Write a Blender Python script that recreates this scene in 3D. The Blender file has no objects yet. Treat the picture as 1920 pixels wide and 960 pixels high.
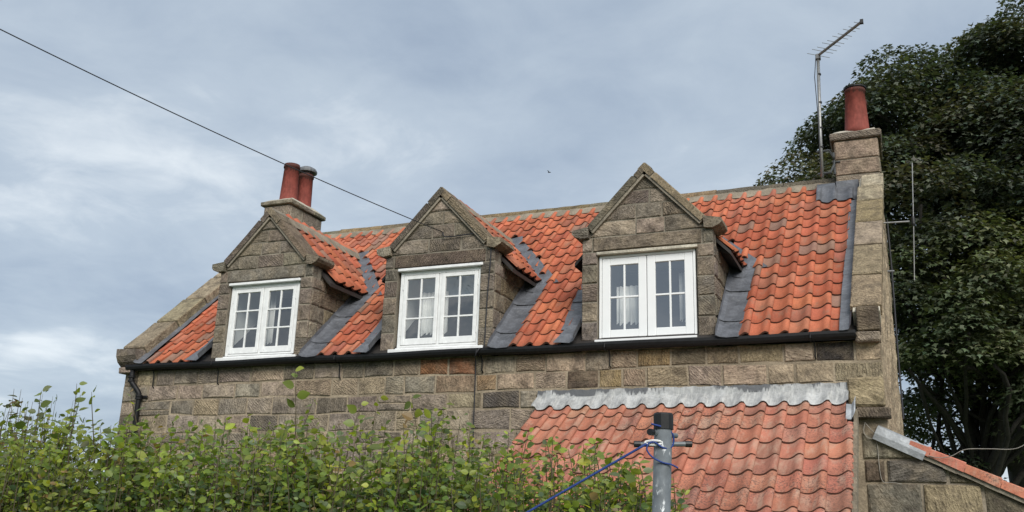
import bpy, math, random
import numpy as np
from mathutils import Vector, Matrix

random.seed(11)
rng = np.random.default_rng(11)
S = bpy.context.scene
COL = S.collection
R = math.radians

# ------------------------------------------------------------------ camera
CAM = Vector((10.942, -10.307, 1.60))
YAW, PITCH, ROLL = R(22.946), R(16.263), R(1.8306)
fw = Vector((-math.sin(YAW) * math.cos(PITCH), math.cos(YAW) * math.cos(PITCH), math.sin(PITCH)))
rt = Vector((math.cos(YAW), math.sin(YAW), 0))
up = rt.cross(fw)
rt, up = math.cos(ROLL) * rt + math.sin(ROLL) * up, -math.sin(ROLL) * rt + math.cos(ROLL) * up
cd = bpy.data.cameras.new("camera")
cam = bpy.data.objects.new("camera", cd)
COL.objects.link(cam)
m = Matrix((rt, up, -fw)).transposed().to_4x4()
m.translation = CAM
cam.matrix_world = m
cd.sensor_fit = 'HORIZONTAL'
cd.sensor_width = 36.0
cd.lens = 36.0 * 1734.19 / 1920.0
cd.clip_start = 0.05
cd.clip_end = 5000
S.camera = cam

# ------------------------------------------------------------------ sky, sun, exposure
SUN_ELEV, SUN_ROT = R(36), R(147)
W = bpy.data.worlds.new("World")
S.world = W
W.use_nodes = True


class NT:
    """small helper to write node trees"""
    def __init__(self, tree):
        self.t = tree
        tree.nodes.clear()

    def n(self, kind, ins=None, **props):
        nd = self.t.nodes.new(kind)
        for k, v in props.items():
            setattr(nd, k, v)
        for k, v in (ins or {}).items():
            if isinstance(v, bpy.types.NodeSocket):
                self.t.links.new(v, nd.inputs[k])
            else:
                nd.inputs[k].default_value = v
        return nd

    def link(self, a, b):
        self.t.links.new(a, b)

    def math(self, op, a, b=0.0, clamp=False):
        nd = self.n('ShaderNodeMath', {0: a, 1: b}, operation=op)
        nd.use_clamp = clamp
        return nd.outputs[0]

    def vmath(self, op, a, b=(0, 0, 0)):
        return self.n('ShaderNodeVectorMath', {0: a, 1: b}, operation=op).outputs[0]

    def noise(self, vec, scale, detail=4.0, rough=0.55, dist=0.0):
        return self.n('ShaderNodeTexNoise', {'Vector': vec, 'Scale': scale, 'Detail': detail,
                                             'Roughness': rough, 'Distortion': dist})

    def ramp(self, fac, stops, interp='LINEAR'):
        nd = self.n('ShaderNodeValToRGB', {'Fac': fac})
        cr = nd.color_ramp
        cr.interpolation = interp
        while len(cr.elements) < len(stops):
            cr.elements.new(0.5)
        for e, (p, c) in zip(cr.elements, stops):
            e.position = p
            c = (c, c, c) if isinstance(c, (int, float)) else c
            e.color = (*c, 1)
        return nd.outputs['Color']

    def mix(self, fac, a, b, blend='MIX'):
        nd = self.n('ShaderNodeMix', data_type='RGBA', blend_type=blend)
        for k, v in ((0, fac), (6, a), (7, b)):
            if isinstance(v, bpy.types.NodeSocket):
                self.t.links.new(v, nd.inputs[k])
            elif k == 0:
                nd.inputs[0].default_value = v
            else:
                nd.inputs[k].default_value = (*v, 1) if len(v) == 3 else v
        return nd.outputs[2]


nt = NT(W.node_tree)
sky = nt.n('ShaderNodeTexSky', sky_type='NISHITA', sun_disc=False, sun_elevation=SUN_ELEV, sun_rotation=SUN_ROT)
tc = nt.n('ShaderNodeTexCoord')
sx = nt.n('ShaderNodeSeparateXYZ', {0: tc.outputs['Generated']})
zz = nt.math('ADD', nt.math('ABSOLUTE', sx.outputs[2]), 0.16)
cp = nt.n('ShaderNodeCombineXYZ', {0: nt.math('DIVIDE', sx.outputs[0], zz), 1: nt.math('DIVIDE', sx.outputs[1], zz), 2: 0.0}).outputs[0]
n1 = nt.noise(nt.vmath('ADD', cp, (3.1, 1.7, 0)), 0.75, 3.0, 0.5, 0.3).outputs['Fac']
n2 = nt.noise(nt.vmath('ADD', cp, (7.3, 4.2, 2)), 1.9, 6.0, 0.55, 0.4).outputs['Fac']
n3 = nt.noise(nt.vmath('ADD', cp, (1.3, 9.2, 5)), 5.2, 6.0, 0.6, 0.6).outputs['Fac']
nn = nt.math('ADD', nt.math('MULTIPLY', n1, 0.45), nt.math('ADD', nt.math('MULTIPLY', n2, 0.38), nt.math('MULTIPLY', n3, 0.17)))
cl = nt.ramp(nn, [(0.34, (0.128, 0.160, 0.208)), (0.44, (0.170, 0.204, 0.248)), (0.54, (0.212, 0.246, 0.284)), (0.64, (0.33, 0.355, 0.375))])
skyb = nt.mix(1.0, sky.outputs[0], (0.05, 0.05, 0.05), 'MULTIPLY')
colr = nt.mix(0.9, skyb, cl)
bg = nt.n('ShaderNodeBackground', {'Color': colr, 'Strength': 1.0})
out = nt.n('ShaderNodeOutputWorld', {'Surface': bg.outputs[0]})

sd = bpy.data.lights.new("sun", 'SUN')
sd.energy = 1.5
sd.angle = R(34)
sd.color = (1.0, 0.96, 0.89)
sun = bpy.data.objects.new("sun", sd)
COL.objects.link(sun)
dirv = Vector((math.sin(SUN_ROT) * math.cos(SUN_ELEV), math.cos(SUN_ROT) * math.cos(SUN_ELEV), math.sin(SUN_ELEV)))
sun.rotation_euler = dirv.to_track_quat('Z', 'Y').to_euler()
sun.location = (0, 0, 30)

S.view_settings.view_transform = 'Standard'
S.view_settings.look = 'None'
S.view_settings.exposure = 1.35
S.view_settings.gamma = 1.0
S.view_settings.use_curve_mapping = False
S.render.engine = 'CYCLES'
S.cycles.max_bounces = 8
S.cycles.transparent_max_bounces = 16


# ------------------------------------------------------------------ materials
def new_mat(name):
    mt = bpy.data.materials.new(name)
    mt.use_nodes = True
    t = NT(mt.node_tree)
    o = t.n('ShaderNodeOutputMaterial')
    return mt, t, o


def tint(t, attr):
    if attr:
        a = t.n('ShaderNodeAttribute', attribute_name='tint')
        return a.outputs['Color'], a.outputs['Fac']
    oi = t.n('ShaderNodeObjectInfo')
    return oi.outputs['Color'], oi.outputs['Random']


def principled(t, o, color, rough=0.8, bump=None, bstr=0.4, bdist=0.01, metal=0.0, spec=0.3):
    p = t.n('ShaderNodeBsdfPrincipled', {'Roughness': rough, 'Metallic': metal, 'Specular IOR Level': spec})
    if isinstance(color, bpy.types.NodeSocket):
        t.link(color, p.inputs['Base Color'])
    else:
        p.inputs['Base Color'].default_value = (*color, 1)
    if bump is not None:
        b = t.n('ShaderNodeBump', {'Height': bump, 'Strength': bstr, 'Distance': bdist})
        t.link(b.outputs[0], p.inputs['Normal'])
    t.link(p.outputs[0], o.inputs[0])
    return p


def mat_stone(name, attr=False):
    mt, t, o = new_mat(name)
    col, rnd = tint(t, attr)
    tc = t.n('ShaderNodeTexCoord').outputs['Object']
    off = t.n('ShaderNodeCombineXYZ', {0: t.math('MULTIPLY', rnd, 71.0), 1: t.math('MULTIPLY', rnd, 37.0), 2: t.math('MULTIPLY', rnd, 53.0)}).outputs[0]
    v = t.vmath('ADD', tc, off)
    n1 = t.noise(v, 7, 5, 0.6).outputs['Fac']
    n2 = t.noise(v, 38, 5, 0.65).outputs['Fac']
    n3 = t.noise(v, 4.5, 4, 0.6, 0.6).outputs['Fac']
    n4 = t.noise(v, 90, 2, 0.6).outputs['Fac']
    # chiselled tooling: short broken strokes at an angle of each stone's own
    rot = t.n('ShaderNodeVectorRotate', {'Vector': v, 'Angle': t.math('MULTIPLY', rnd, 9.0)}, rotation_type='Y_AXIS')
    wv = t.n('ShaderNodeTexWave', {'Vector': rot.outputs[0], 'Scale': 10.5, 'Distortion': 9.0, 'Detail': 4.0, 'Detail Scale': 2.2, 'Detail Roughness': 0.65}, wave_type='BANDS', bands_direction='X').outputs['Fac']
    st = t.noise(t.vmath('MULTIPLY', rot.outputs[0], (1.0, 1.0, 0.22)), 42, 4, 0.6, 0.3).outputs['Fac']
    msk = t.math('MULTIPLY', t.ramp(t.math('FRACT', t.math('MULTIPLY', rnd, 17.3)), [(0.35, 0.0), (0.8, 1.0)]), t.ramp(n1, [(0.35, 0.25), (0.6, 1.0)]))
    c = t.mix(1.0, col, t.ramp(n1, [(0.28, 0.48), (0.5, 1.0), (0.72, 1.42)]), 'MULTIPLY')
    c = t.mix(t.ramp(t.noise(v, 5.5, 3, 0.5).outputs['Fac'], [(0.45, 0.0), (0.68, 0.32)]), c, (0.34, 0.27, 0.185))
    c = t.mix(1.0, c, t.ramp(n2, [(0.25, 0.55), (0.5, 1.0), (0.8, 1.45)]), 'MULTIPLY')
    c = t.mix(1.0, c, t.ramp(st, [(0.3, 0.75), (0.5, 1.0), (0.7, 1.18)]), 'MULTIPLY')
    c = t.mix(t.ramp(n3, [(0.52, 0.0), (0.72, 0.65)]), c, (0.065, 0.054, 0.045))
    c = t.mix(t.ramp(n4, [(0.66, 0.0), (0.76, 0.4)]), c, (0.45, 0.40, 0.31))
    c = t.mix(t.math('MULTIPLY', msk, 0.35), c, t.mix(1.0, c, t.ramp(wv, [(0.1, 0.5), (0.6, 1.15)]), 'MULTIPLY'))
    h = t.math('ADD', t.math('MULTIPLY', t.math('MULTIPLY', wv, msk), 0.4), t.math('ADD', t.math('MULTIPLY', st, 0.5), t.math('ADD', t.math('MULTIPLY', n2, 0.5), t.math('MULTIPLY', n1, 1.0))))
    principled(t, o, c, 0.93, h, 1.0, 0.034, spec=0.15)
    return mt


def mat_mortar(name, base):
    mt, t, o = new_mat(name)
    v = t.n('ShaderNodeTexCoord').outputs['Object']
    n1 = t.noise(v, 3, 5, 0.6).outputs['Fac']
    n2 = t.noise(v, 45, 5, 0.65).outputs['Fac']
    c = t.mix(1.0, base, t.ramp(n1, [(0.3, 0.6), (0.7, 1.25)]), 'MULTIPLY')
    c = t.mix(1.0, c, t.ramp(n2, [(0.25, 0.65), (0.75, 1.25)]), 'MULTIPLY')
    principled(t, o, c, 0.95, n2, 0.7, 0.012, spec=0.1)
    return mt


def mat_tile(name, attr=False, old=False):
    mt, t, o = new_mat(name)
    col, rnd = tint(t, attr)
    tc = t.n('ShaderNodeTexCoord').outputs['Object']
    off = t.n('ShaderNodeCombineXYZ', {0: t.math('MULTIPLY', rnd, 61.0), 1: t.math('MULTIPLY', rnd, 43.0), 2: t.math('MULTIPLY', rnd, 29.0)}).outputs[0]
    v = t.vmath('ADD', tc, off)
    vs = t.vmath('MULTIPLY', v, (1.0, 0.35, 1.0))
    n1 = t.noise(vs, 9, 4, 0.6).outputs['Fac']
    n2 = t.noise(v, 55, 5, 0.7).outputs['Fac']
    n3 = t.noise(vs, 8, 5, 0.65, 0.4).outputs['Fac']
    n4 = t.noise(v, 48, 4, 0.7).outputs['Fac']
    gp_ = t.n('ShaderNodeNewGeometry').outputs['Position']
    big = t.noise(gp_, 1.3, 4, 0.6).outputs['Fac']
    c = t.mix(1.0, col, t.ramp(n1, [(0.25, 0.72), (0.5, 1.0), (0.78, 1.2)]), 'MULTIPLY')
    c = t.mix(1.0, c, t.ramp(n2, [(0.3, 0.8), (0.7, 1.15)]), 'MULTIPLY')
    if old:
        c = t.mix(t.ramp(n3, [(0.50, 0.0), (0.68, 0.62)]), c, (0.42, 0.30, 0.225))
        c = t.mix(t.math('MULTIPLY', t.ramp(n4, [(0.50, 0.0), (0.60, 0.8)]), t.ramp(big, [(0.44, 0.0), (0.60, 1.0)])), c, (0.07, 0.05, 0.045))
    else:
        c = t.mix(t.ramp(n3, [(0.54, 0.0), (0.72, 0.7)]), c, (0.22, 0.145, 0.10))
        c = t.mix(t.math('MULTIPLY', t.ramp(n4, [(0.58, 0.0), (0.68, 0.6)]), t.ramp(big, [(0.45, 0.1), (0.6, 1.0)])), c, (0.10, 0.07, 0.05))
        c = t.mix(t.ramp(t.noise(v, 70, 3, 0.6).outputs['Fac'], [(0.68, 0.0), (0.74, 0.4)]), c, (0.5, 0.40, 0.30))
    principled(t, o, c, 0.78, n2, 0.35, 0.006, spec=0.25)
    return mt


def mat_lead(name, base, streak=None):
    mt, t, o = new_mat(name)
    v = t.n('ShaderNodeTexCoord').outputs['Object']
    n1 = t.noise(v, 4, 5, 0.6, 0.5).outputs['Fac']
    n2 = t.noise(v, 30, 4, 0.6).outputs['Fac']
    c = t.mix(1.0, base, t.ramp(n1, [(0.3, 0.7), (0.5, 1.0), (0.70, 1.5)]), 'MULTIPLY')
    nb = t.noise(v, 11, 4, 0.6, 0.8).outputs['Fac']
    c = t.mix(t.ramp(nb, [(0.62, 0.0), (0.74, 0.28)]), c, (0.38, 0.38, 0.37))
    c = t.mix(1.0, c, t.ramp(n2, [(0.3, 0.8), (0.7, 1.15)]), 'MULTIPLY')
    if streak:
        # pale oxide runs and bare dark patches along the upper edge of the apron
        s1 = t.noise(t.vmath('MULTIPLY', v, (34.0, 6.0, 5.0)), 1.0, 5, 0.65).outputs['Fac']
        s2 = t.noise(t.vmath('MULTIPLY', v, (1.6, 1, 1)), 1.3, 3, 0.6).outputs['Fac']
        z = t.n('ShaderNodeSeparateXYZ', {0: v}).outputs[2]
        c = t.mix(t.ramp(s1, [(0.46, 0.0), (0.66, 0.7)]), c, (0.52, 0.52, 0.50))
        zf = t.math('MULTIPLY', t.math('SUBTRACT', z, 0.03), 8.0, True)
        hgt = t.math('ADD', t.math('MULTIPLY', zf, 0.45), t.math('ADD', t.math('MULTIPLY', t.math('SUBTRACT', s1, 0.5), 0.9), t.math('MULTIPLY', t.math('SUBTRACT', s2, 0.5), 2.6)))
        c = t.mix(t.math('MULTIPLY', t.ramp(hgt, [(0.20, 0.0), (0.32, 0.92)]), t.math('GREATER_THAN', zf, 0.08)), c, streak)
    principled(t, o, c, 0.5, t.math('ADD', n1, t.math('MULTIPLY', nb, 0.6)), 0.5, 0.028, spec=0.45)
    return mt


def mat_plain(name, color, rough=0.6, var=0.12, scale=20, metal=0.0, spec=0.4, bump=0.15):
    mt, t, o = new_mat(name)
    v = t.n('ShaderNodeTexCoord').outputs['Object']
    n1 = t.noise(v, scale, 5, 0.6).outputs['Fac']
    c = t.mix(1.0, color, t.ramp(n1, [(0.25, 1 - var * 1.5), (0.75, 1 + var)]), 'MULTIPLY')
    principled(t, o, c, rough, n1, bump, 0.004, metal, spec)
    return mt


def mat_leaf(name, attr, trans=0.35, gloss=0.42):
    mt, t, o = new_mat(name)
    col, rnd = tint(t, attr)
    p = t.n('ShaderNodeBsdfPrincipled', {'Roughness': gloss, 'Specular IOR Level': 0.35, 'Base Color': col})
    tr = t.n('ShaderNodeBsdfTranslucent', {'Color': t.mix(1.0, col, (1.5, 1.5, 0.5), 'MULTIPLY')})
    ms = t.n('ShaderNodeMixShader', {0: trans, 1: p.outputs[0], 2: tr.outputs[0]})
    t.link(ms.outputs[0], o.inputs[0])
    return mt


def mat_glass(name, refl, wavy):
    mt, t, o = new_mat(name)
    lw = t.n('ShaderNodeLayerWeight', {'Blend': 0.5})
    fr = t.math('ADD', t.math('MULTIPLY', t.math('POWER', lw.outputs['Facing'], 5.0), 1.0 - refl), refl)
    gl = t.n('ShaderNodeBsdfGlossy', {'Color': (1, 1, 1, 1), 'Roughness': 0.01})
    v = t.n('ShaderNodeTexCoord').outputs['Object']
    oi = t.n('ShaderNodeObjectInfo').outputs['Random']
    nz = t.noise(t.vmath('ADD', v, t.n('ShaderNodeCombineXYZ', {0: t.math('MULTIPLY', oi, 40.0)}).outputs[0]), 3.0, 2).outputs['Fac']
    b = t.n('ShaderNodeBump', {'Height': nz, 'Strength': wavy, 'Distance': 0.05})
    t.link(b.outputs[0], gl.inputs['Normal'])
    t.link(b.outputs[0], lw.inputs['Normal'])
    tp = t.n('ShaderNodeBsdfTransparent', {'Color': (0.97, 0.985, 0.98, 1)})
    ms = t.n('ShaderNodeMixShader', {0: fr, 1: tp.outputs[0], 2: gl.outputs[0]})
    t.link(ms.outputs[0], o.inputs[0])
    return mt


def mat_pot():
    mt, t, o = new_mat('red_painted_clay')
    v = t.n('ShaderNodeTexCoord').outputs['Object']
    z = t.n('ShaderNodeSeparateXYZ', {0: v}).outputs[2]
    n1 = t.noise(v, 7, 5, 0.65).outputs['Fac']
    n2 = t.noise(t.vmath('MULTIPLY', v, (1, 1, 0.3)), 26, 5, 0.7).outputs['Fac']
    n3 = t.noise(v, 50, 3, 0.6).outputs['Fac']
    c = t.mix(1.0, (0.235, 0.062, 0.048), t.ramp(n1, [(0.25, 0.6), (0.75, 1.3)]), 'MULTIPLY')
    c = t.mix(1.0, c, t.ramp(n2, [(0.3, 0.75), (0.7, 1.2)]), 'MULTIPLY')
    # soot stain at the mouth, lime bloom and flaked spots
    so = t.math('ADD', t.math('MULTIPLY', z, 3.4), t.math('MULTIPLY', t.math('SUBTRACT', n2, 0.5), 1.6))
    c = t.mix(t.ramp(so, [(0.85, 0.0), (1.0, 0.75)]), c, (0.035, 0.024, 0.02))
    c = t.mix(t.ramp(n3, [(0.70, 0.0), (0.76, 0.5)]), c, (0.40, 0.30, 0.24))
    principled(t, o, c, 0.75, n2, 0.3, 0.006, spec=0.2)
    return mt


M = dict(
    stone=mat_stone('sandstone'), stone_attr=mat_stone('sandstone_rubble', True),
    mortar=mat_mortar('lime_mortar', (0.31, 0.255, 0.185)), mortar_grey=mat_mortar('grey_mortar', (0.25, 0.22, 0.175)),
    fillet=mat_mortar('cement_fillet', (0.26, 0.22, 0.168)), haunch=mat_mortar('pale_flaunching', (0.48, 0.44, 0.36)),
    tile=mat_tile('terracotta'), tile_attr=mat_tile('terracotta_far', True),
    oldtile=mat_tile('weathered_terracotta', False, True), oldtile_attr=mat_tile('weathered_terracotta_far', True, True),
    tile_edge=mat_plain('grimy_shaded_tile_edge', (0.10, 0.05, 0.035), 0.9, 0.4, 40),  # tile lips: grime and the shade of the gap beneath, both in the colour
    lead=mat_lead('lead_sheet', (0.098, 0.103, 0.116)), apron=mat_lead('oxidised_lead', (0.33, 0.335, 0.335), (0.075, 0.078, 0.085)),
    leadpale=mat_lead('pale_lead', (0.30, 0.315, 0.33)),
    white=mat_plain('white_gloss_paint', (0.735, 0.74, 0.735), 0.45, 0.10, 9), upvc=mat_plain('white_joinery', (0.76, 0.765, 0.765), 0.3, 0.02, 8),
    black=mat_plain('black_iron_paint', (0.008, 0.008, 0.009), 0.55, 0.4, 20, spec=0.3), rubber=mat_plain('black_plastic', (0.012, 0.012, 0.013), 0.5, 0.2, 30),
    cable=mat_plain('black_cable', (0.02, 0.02, 0.024), 0.5, 0.2, 10), palecable=mat_plain('grey_cable', (0.26, 0.24, 0.21), 0.6, 0.25, 12),
    pot=mat_pot(), alu=mat_plain('weathered_aluminium', (0.30, 0.30, 0.295), 0.5, 0.2, 25, 0.6),
    steel=mat_plain('galvanised_bracket', (0.17, 0.175, 0.18), 0.5, 0.2, 25, 0.4),
    darksteel=mat_plain('dull_dark_steel', (0.06, 0.065, 0.068), 0.6, 0.2, 25, 0.2),
    rope=mat_plain('blue_rope', (0.018, 0.045, 0.20), 0.7, 0.35, 160), cleat=mat_plain('white_plastic', (0.70, 0.70, 0.68), 0.5, 0.05, 20),
    plaster=mat_plain('painted_plaster', (0.85, 0.86, 0.83), 0.9, 0.06, 4), darkroom=mat_plain('dim_paint', (0.66, 0.67, 0.66), 0.9, 0.1, 4),
    cloth=mat_plain('curtain_cloth', (0.72, 0.72, 0.70), 0.9, 0.06, 12), blind=mat_plain('blue_blind', (0.20, 0.30, 0.38), 0.8, 0.05, 12),
    wood=mat_plain('dark_wood', (0.03, 0.026, 0.024), 0.6, 0.2, 10),
    glass=mat_glass('old_glass', 0.17, 0.07), dglass=mat_glass('double_glazing', 0.27, 0.02),
    bark=mat_plain('bark', (0.045, 0.04, 0.034), 0.95, 0.3, 14, bump=0.6), twig=mat_plain('twig_bark', (0.075, 0.06, 0.035), 0.9, 0.3, 30),
    leaf=mat_leaf('hedge_leaf', False, 0.42), leaf_attr=mat_leaf('hedge_leaf_mass', True, 0.42), treeleaf=mat_leaf('sycamore_leaf', True, 0.22, 0.5),
    grass=mat_plain('grass', (0.06, 0.10, 0.03), 0.95, 0.4, 6), bird=mat_plain('bird_feathers', (0.03, 0.03, 0.03), 0.9, 0.2, 20),
)


def mat_pole():
    mt, t, o = new_mat('galvanised_pole')
    v = t.n('ShaderNodeTexCoord').outputs['Object']
    n1 = t.noise(v, 18, 5, 0.6).outputs['Fac']
    n2 = t.noise(t.vmath('MULTIPLY', v, (1, 1, 0.35)), 60, 4, 0.65, 0.5).outputs['Fac']
    n3 = t.noise(v, 5, 2, 0.5).outputs['Fac']
    c = t.mix(1.0, (0.125, 0.14, 0.15), t.ramp(n1, [(0.25, 0.65), (0.75, 1.3)]), 'MULTIPLY')
    c = t.mix(t.math('MULTIPLY', t.ramp(n2, [(0.58, 0.0), (0.64, 1.0)]), t.ramp(n3, [(0.5, 0.0), (0.6, 0.9)])), c, (0.62, 0.64, 0.64))
    principled(t, o, c, 0.5, n1, 0.25, 0.003, 0.1, 0.45)
    return mt


M['pole'] = mat_pole()

# ------------------------------------------------------------------ mesh helpers
WL = {}


class MB:
    def __init__(self):
        self.v, self.f, self.c = [], [], []
        self.cur = None

    def add(self, vs, fs):
        b = len(self.v)
        self.v.extend([tuple(p) for p in vs])
        self.f.extend([tuple(i + b for i in f) for f in fs])
        if self.cur is not None:
            self.c.extend([self.cur] * len(vs))

    def box(self, a, b):
        x0, y0, z0 = a
        x1, y1, z1 = b
        self.add([(x0, y0, z0), (x1, y0, z0), (x1, y1, z0), (x0, y1, z0), (x0, y0, z1), (x1, y0, z1), (x1, y1, z1), (x0, y1, z1)],
                 [(0, 3, 2, 1), (4, 5, 6, 7), (0, 1, 5, 4), (1, 2, 6, 5), (2, 3, 7, 6), (3, 0, 4, 7)])

    def bbox(self, a, b, ch=0.006):
        """box with chamfered edges"""
        x = (a[0], b[0]); y = (a[1], b[1]); z = (a[2], b[2])
        vs, idx = [], {}
        for i in (0, 1):
            for j in (0, 1):
                for k in (0, 1):
                    sx, sy, sz = (ch, -ch)[i], (ch, -ch)[j], (ch, -ch)[k]
                    for ax in range(3):
                        p = [x[i] + sx, y[j] + sy, z[k] + sz]
                        p[ax] = (x[i], y[j], z[k])[ax]
                        idx[(i, j, k, ax)] = len(vs)
                        vs.append(tuple(p))
        fs = []
        for ax, s in ((0, 0), (0, 1), (1, 0), (1, 1), (2, 0), (2, 1)):
            o1, o2 = [q for q in range(3) if q != ax]
            q = []
            for u, w in ((0, 0), (1, 0), (1, 1), (0, 1)):
                c = [0, 0, 0]; c[ax] = s; c[o1] = u; c[o2] = w
                q.append(idx[(*c, ax)])
            fs.append(tuple(q))
        for ax in range(3):
            o1, o2 = [q for q in range(3) if q != ax]
            for u in (0, 1):
                for w in (0, 1):
                    c0 = [0, 0, 0]; c1 = [0, 0, 0]
                    c0[o1] = c1[o1] = u; c0[o2] = c1[o2] = w
                    c1[ax] = 1
                    fs.append((idx[(*c0, o1)], idx[(*c1, o1)], idx[(*c1, o2)], idx[(*c0, o2)]))
        for i in (0, 1):
            for j in (0, 1):
                for k in (0, 1):
                    fs.append(tuple(idx[(i, j, k, ax)] for ax in range(3)))
        self.add(vs, fs)

    def tube(self, pts, rad, sides=8, caps=True):
        pts = [Vector(p) for p in pts]
        if isinstance(rad, (int, float)):
            rad = [rad] * len(pts)
        vs, fs = [], []
        ref = None
        for i, p in enumerate(pts):
            d = (pts[min(i + 1, len(pts) - 1)] - pts[max(i - 1, 0)]).normalized()
            if ref is None:
                ref = Vector((0, 0, 1)) if abs(d.z) < 0.9 else Vector((1, 0, 0))
            a = d.cross(ref).normalized()
            b = a.cross(d).normalized()
            ref = b
            for k in range(sides):
                t = 2 * math.pi * k / sides
                vs.append(p + rad[i] * (math.cos(t) * a + math.sin(t) * b))
        for i in range(len(pts) - 1):
            for k in range(sides):
                k2 = (k + 1) % sides
                fs.append((i * sides + k, i * sides + k2, (i + 1) * sides + k2, (i + 1) * sides + k))
        if caps:
            fs.append(tuple(range(sides - 1, -1, -1)))
            fs.append(tuple(range((len(pts) - 1) * sides, len(pts) * sides)))
        self.add(vs, fs)

    def lathe(self, cx, cy, prof, sides=24, top=True, bottom=True):
        vs, fs = [], []
        for r, z in prof:
            for k in range(sides):
                t = 2 * math.pi * k / sides
                vs.append((cx + r * math.cos(t), cy + r * math.sin(t), z))
        for i in range(len(prof) - 1):
            for k in range(sides):
                k2 = (k + 1) % sides
                fs.append((i * sides + k, i * sides + k2, (i + 1) * sides + k2, (i + 1) * sides + k))
        if bottom:
            fs.append(tuple(range(sides - 1, -1, -1)))
        if top:
            n = len(prof) - 1
            fs.append(tuple(range(n * sides, (n + 1) * sides)))
        self.add(vs, fs)

    def prism(self, poly, frame, d0, d1):
        """polygon (s,t) extruded along n from d0 to d1"""
        o, s, t, n = frame
        k = len(poly)
        vs = [o + s * p[0] + t * p[1] + n * d0 for p in poly] + [o + s * p[0] + t * p[1] + n * d1 for p in poly]
        self.add(vs, [tuple(range(k - 1, -1, -1)), tuple(range(k, 2 * k))] + [(i, (i + 1) % k, (i + 1) % k + k, i + k) for i in range(k)])

    def stone(self, poly, frame, depth=0.07, proud=0.012, ch=0.014, rough=0.004, step=0.17, inset=0.0):
        o, s, t, n = frame
        pts = []
        k = len(poly)
        for i in range(k):
            a, b = Vector(poly[i]), Vector(poly[(i + 1) % k])
            L = (b - a).length
            if L < 1e-4:
                continue
            ns = max(1, min(3, int(L / step + 0.3)))
            for j in range(ns):
                q = a.lerp(b, j / ns)
                pts.append(q)
        c = Vector((0, 0))
        for q in pts:
            c += q
        c /= len(pts)
        ring = []
        for q in pts:
            d = (c - q)
            L = max(d.length, 1e-4)
            q2 = q + d / L * (inset + random.random() * rough * 1.6)
            ring.append(q2)
        N = len(ring)
        if N < 3:
            return
        P = lambda q, h: o + s * q.x + t * q.y + n * h
        vs = [P(q, -depth) for q in ring] + [P(q, proud - ch * 0.8) for q in ring]
        for q in ring:
            d = (c - q)
            L = max(d.length, 1e-4)
            vs.append(P(q + d / L * min(ch * 1.25, L * 0.5), proud + random.uniform(-rough, rough)))
        vs.append(P(c, proud + random.uniform(0, rough * 2)))
        fs = []
        for i in range(N):
            j = (i + 1) % N
            fs += [(i, j, N + j, N + i), (N + i, N + j, 2 * N + j, 2 * N + i), (2 * N + i, 2 * N + j, 3 * N)]
        self.add(vs, fs)

    def build(self, name, mat, parent=None, color=None, smooth=False, origin=None, kind=None):
        a = np.array([tuple(p) for p in self.v], float)
        org = Vector(origin) if origin is not None else Vector((a.min(0) + a.max(0)) / 2)
        me = bpy.data.meshes.new(name)
        me.from_pydata((a - np.array(org)).tolist(), [], self.f)
        if self.c:
            at = me.attributes.new('tint', 'FLOAT_COLOR', 'POINT')
            at.data.foreach_set('color', np.array([(*c, 1) if len(c) == 3 else c for c in self.c], 'f').ravel())
        me.materials.append(mat)
        if smooth:
            me.polygons.foreach_set('use_smooth', [True] * len(me.polygons))
        ob = bpy.data.objects.new(name, me)
        COL.objects.link(ob)
        place(ob, org, parent)
        if color:
            ob.color = (*color, 1)
        if kind:
            ob['kind'] = kind
        return ob


def place(ob, org, parent, rot=None):
    WL[ob.name] = Vector(org)
    if parent is not None:
        ob.parent = parent
        org = Vector(org) - WL[parent.name]
    if rot is not None:
        mm = rot.to_4x4()
        mm.translation = org
        ob.matrix_basis = mm
    else:
        ob.location = org


def tag(o, label, cat, group=None, kind=None):
    o['label'] = label
    o['category'] = cat
    if group:
        o['group'] = group
    if kind:
        o['kind'] = kind
    return o


def empty(name, loc, label, cat, group=None):
    o = bpy.data.objects.new(name, None)
    COL.objects.link(o)
    o.location = loc
    WL[o.name] = Vector(loc)
    o.empty_display_size = 0.2
    return tag(o, label, cat, group)


def structure(o):
    o['kind'] = 'structure'
    return o


def fast_mesh(name, V, T, C, mat, parent=None, origin=(0, 0, 0), kind=None, smooth=False):
    """V (n,3), T (m,3) triangles, C (n,3) tint"""
    me = bpy.data.meshes.new(name)
    n, mt = len(V), len(T)
    me.vertices.add(n)
    me.vertices.foreach_set('co', (np.asarray(V) - np.array(origin)).astype('f').ravel())
    me.loops.add(mt * 3)
    me.loops.foreach_set('vertex_index', np.asarray(T, 'i').ravel())
    me.polygons.add(mt)
    me.polygons.foreach_set('loop_start', np.arange(0, mt * 3, 3, dtype='i'))
    me.update(calc_edges=True)
    if C is not None:
        at = me.attributes.new('tint', 'FLOAT_COLOR', 'POINT')
        at.data.foreach_set('color', np.concatenate([np.asarray(C), np.ones((n, 1))], 1).astype('f').ravel())
    me.materials.append(mat)
    if smooth:
        me.polygons.foreach_set('use_smooth', np.ones(mt, bool))
    ob = bpy.data.objects.new(name, me)
    COL.objects.link(ob)
    place(ob, origin, parent)
    if kind:
        ob['kind'] = kind
    return ob


def clip(poly, a, b, c):
    """keep a*s + b*t <= c"""
    outp = []
    k = len(poly)
    for i in range(k):
        p, q = poly[i], poly[(i + 1) % k]
        dp, dq = a * p[0] + b * p[1] - c, a * q[0] + b * q[1] - c
        if dp <= 0:
            outp.append(p)
        if (dp < 0 < dq) or (dq < 0 < dp):
            u = dp / (dp - dq)
            outp.append((p[0] + (q[0] - p[0]) * u, p[1] + (q[1] - p[1]) * u))
    return outp


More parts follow.
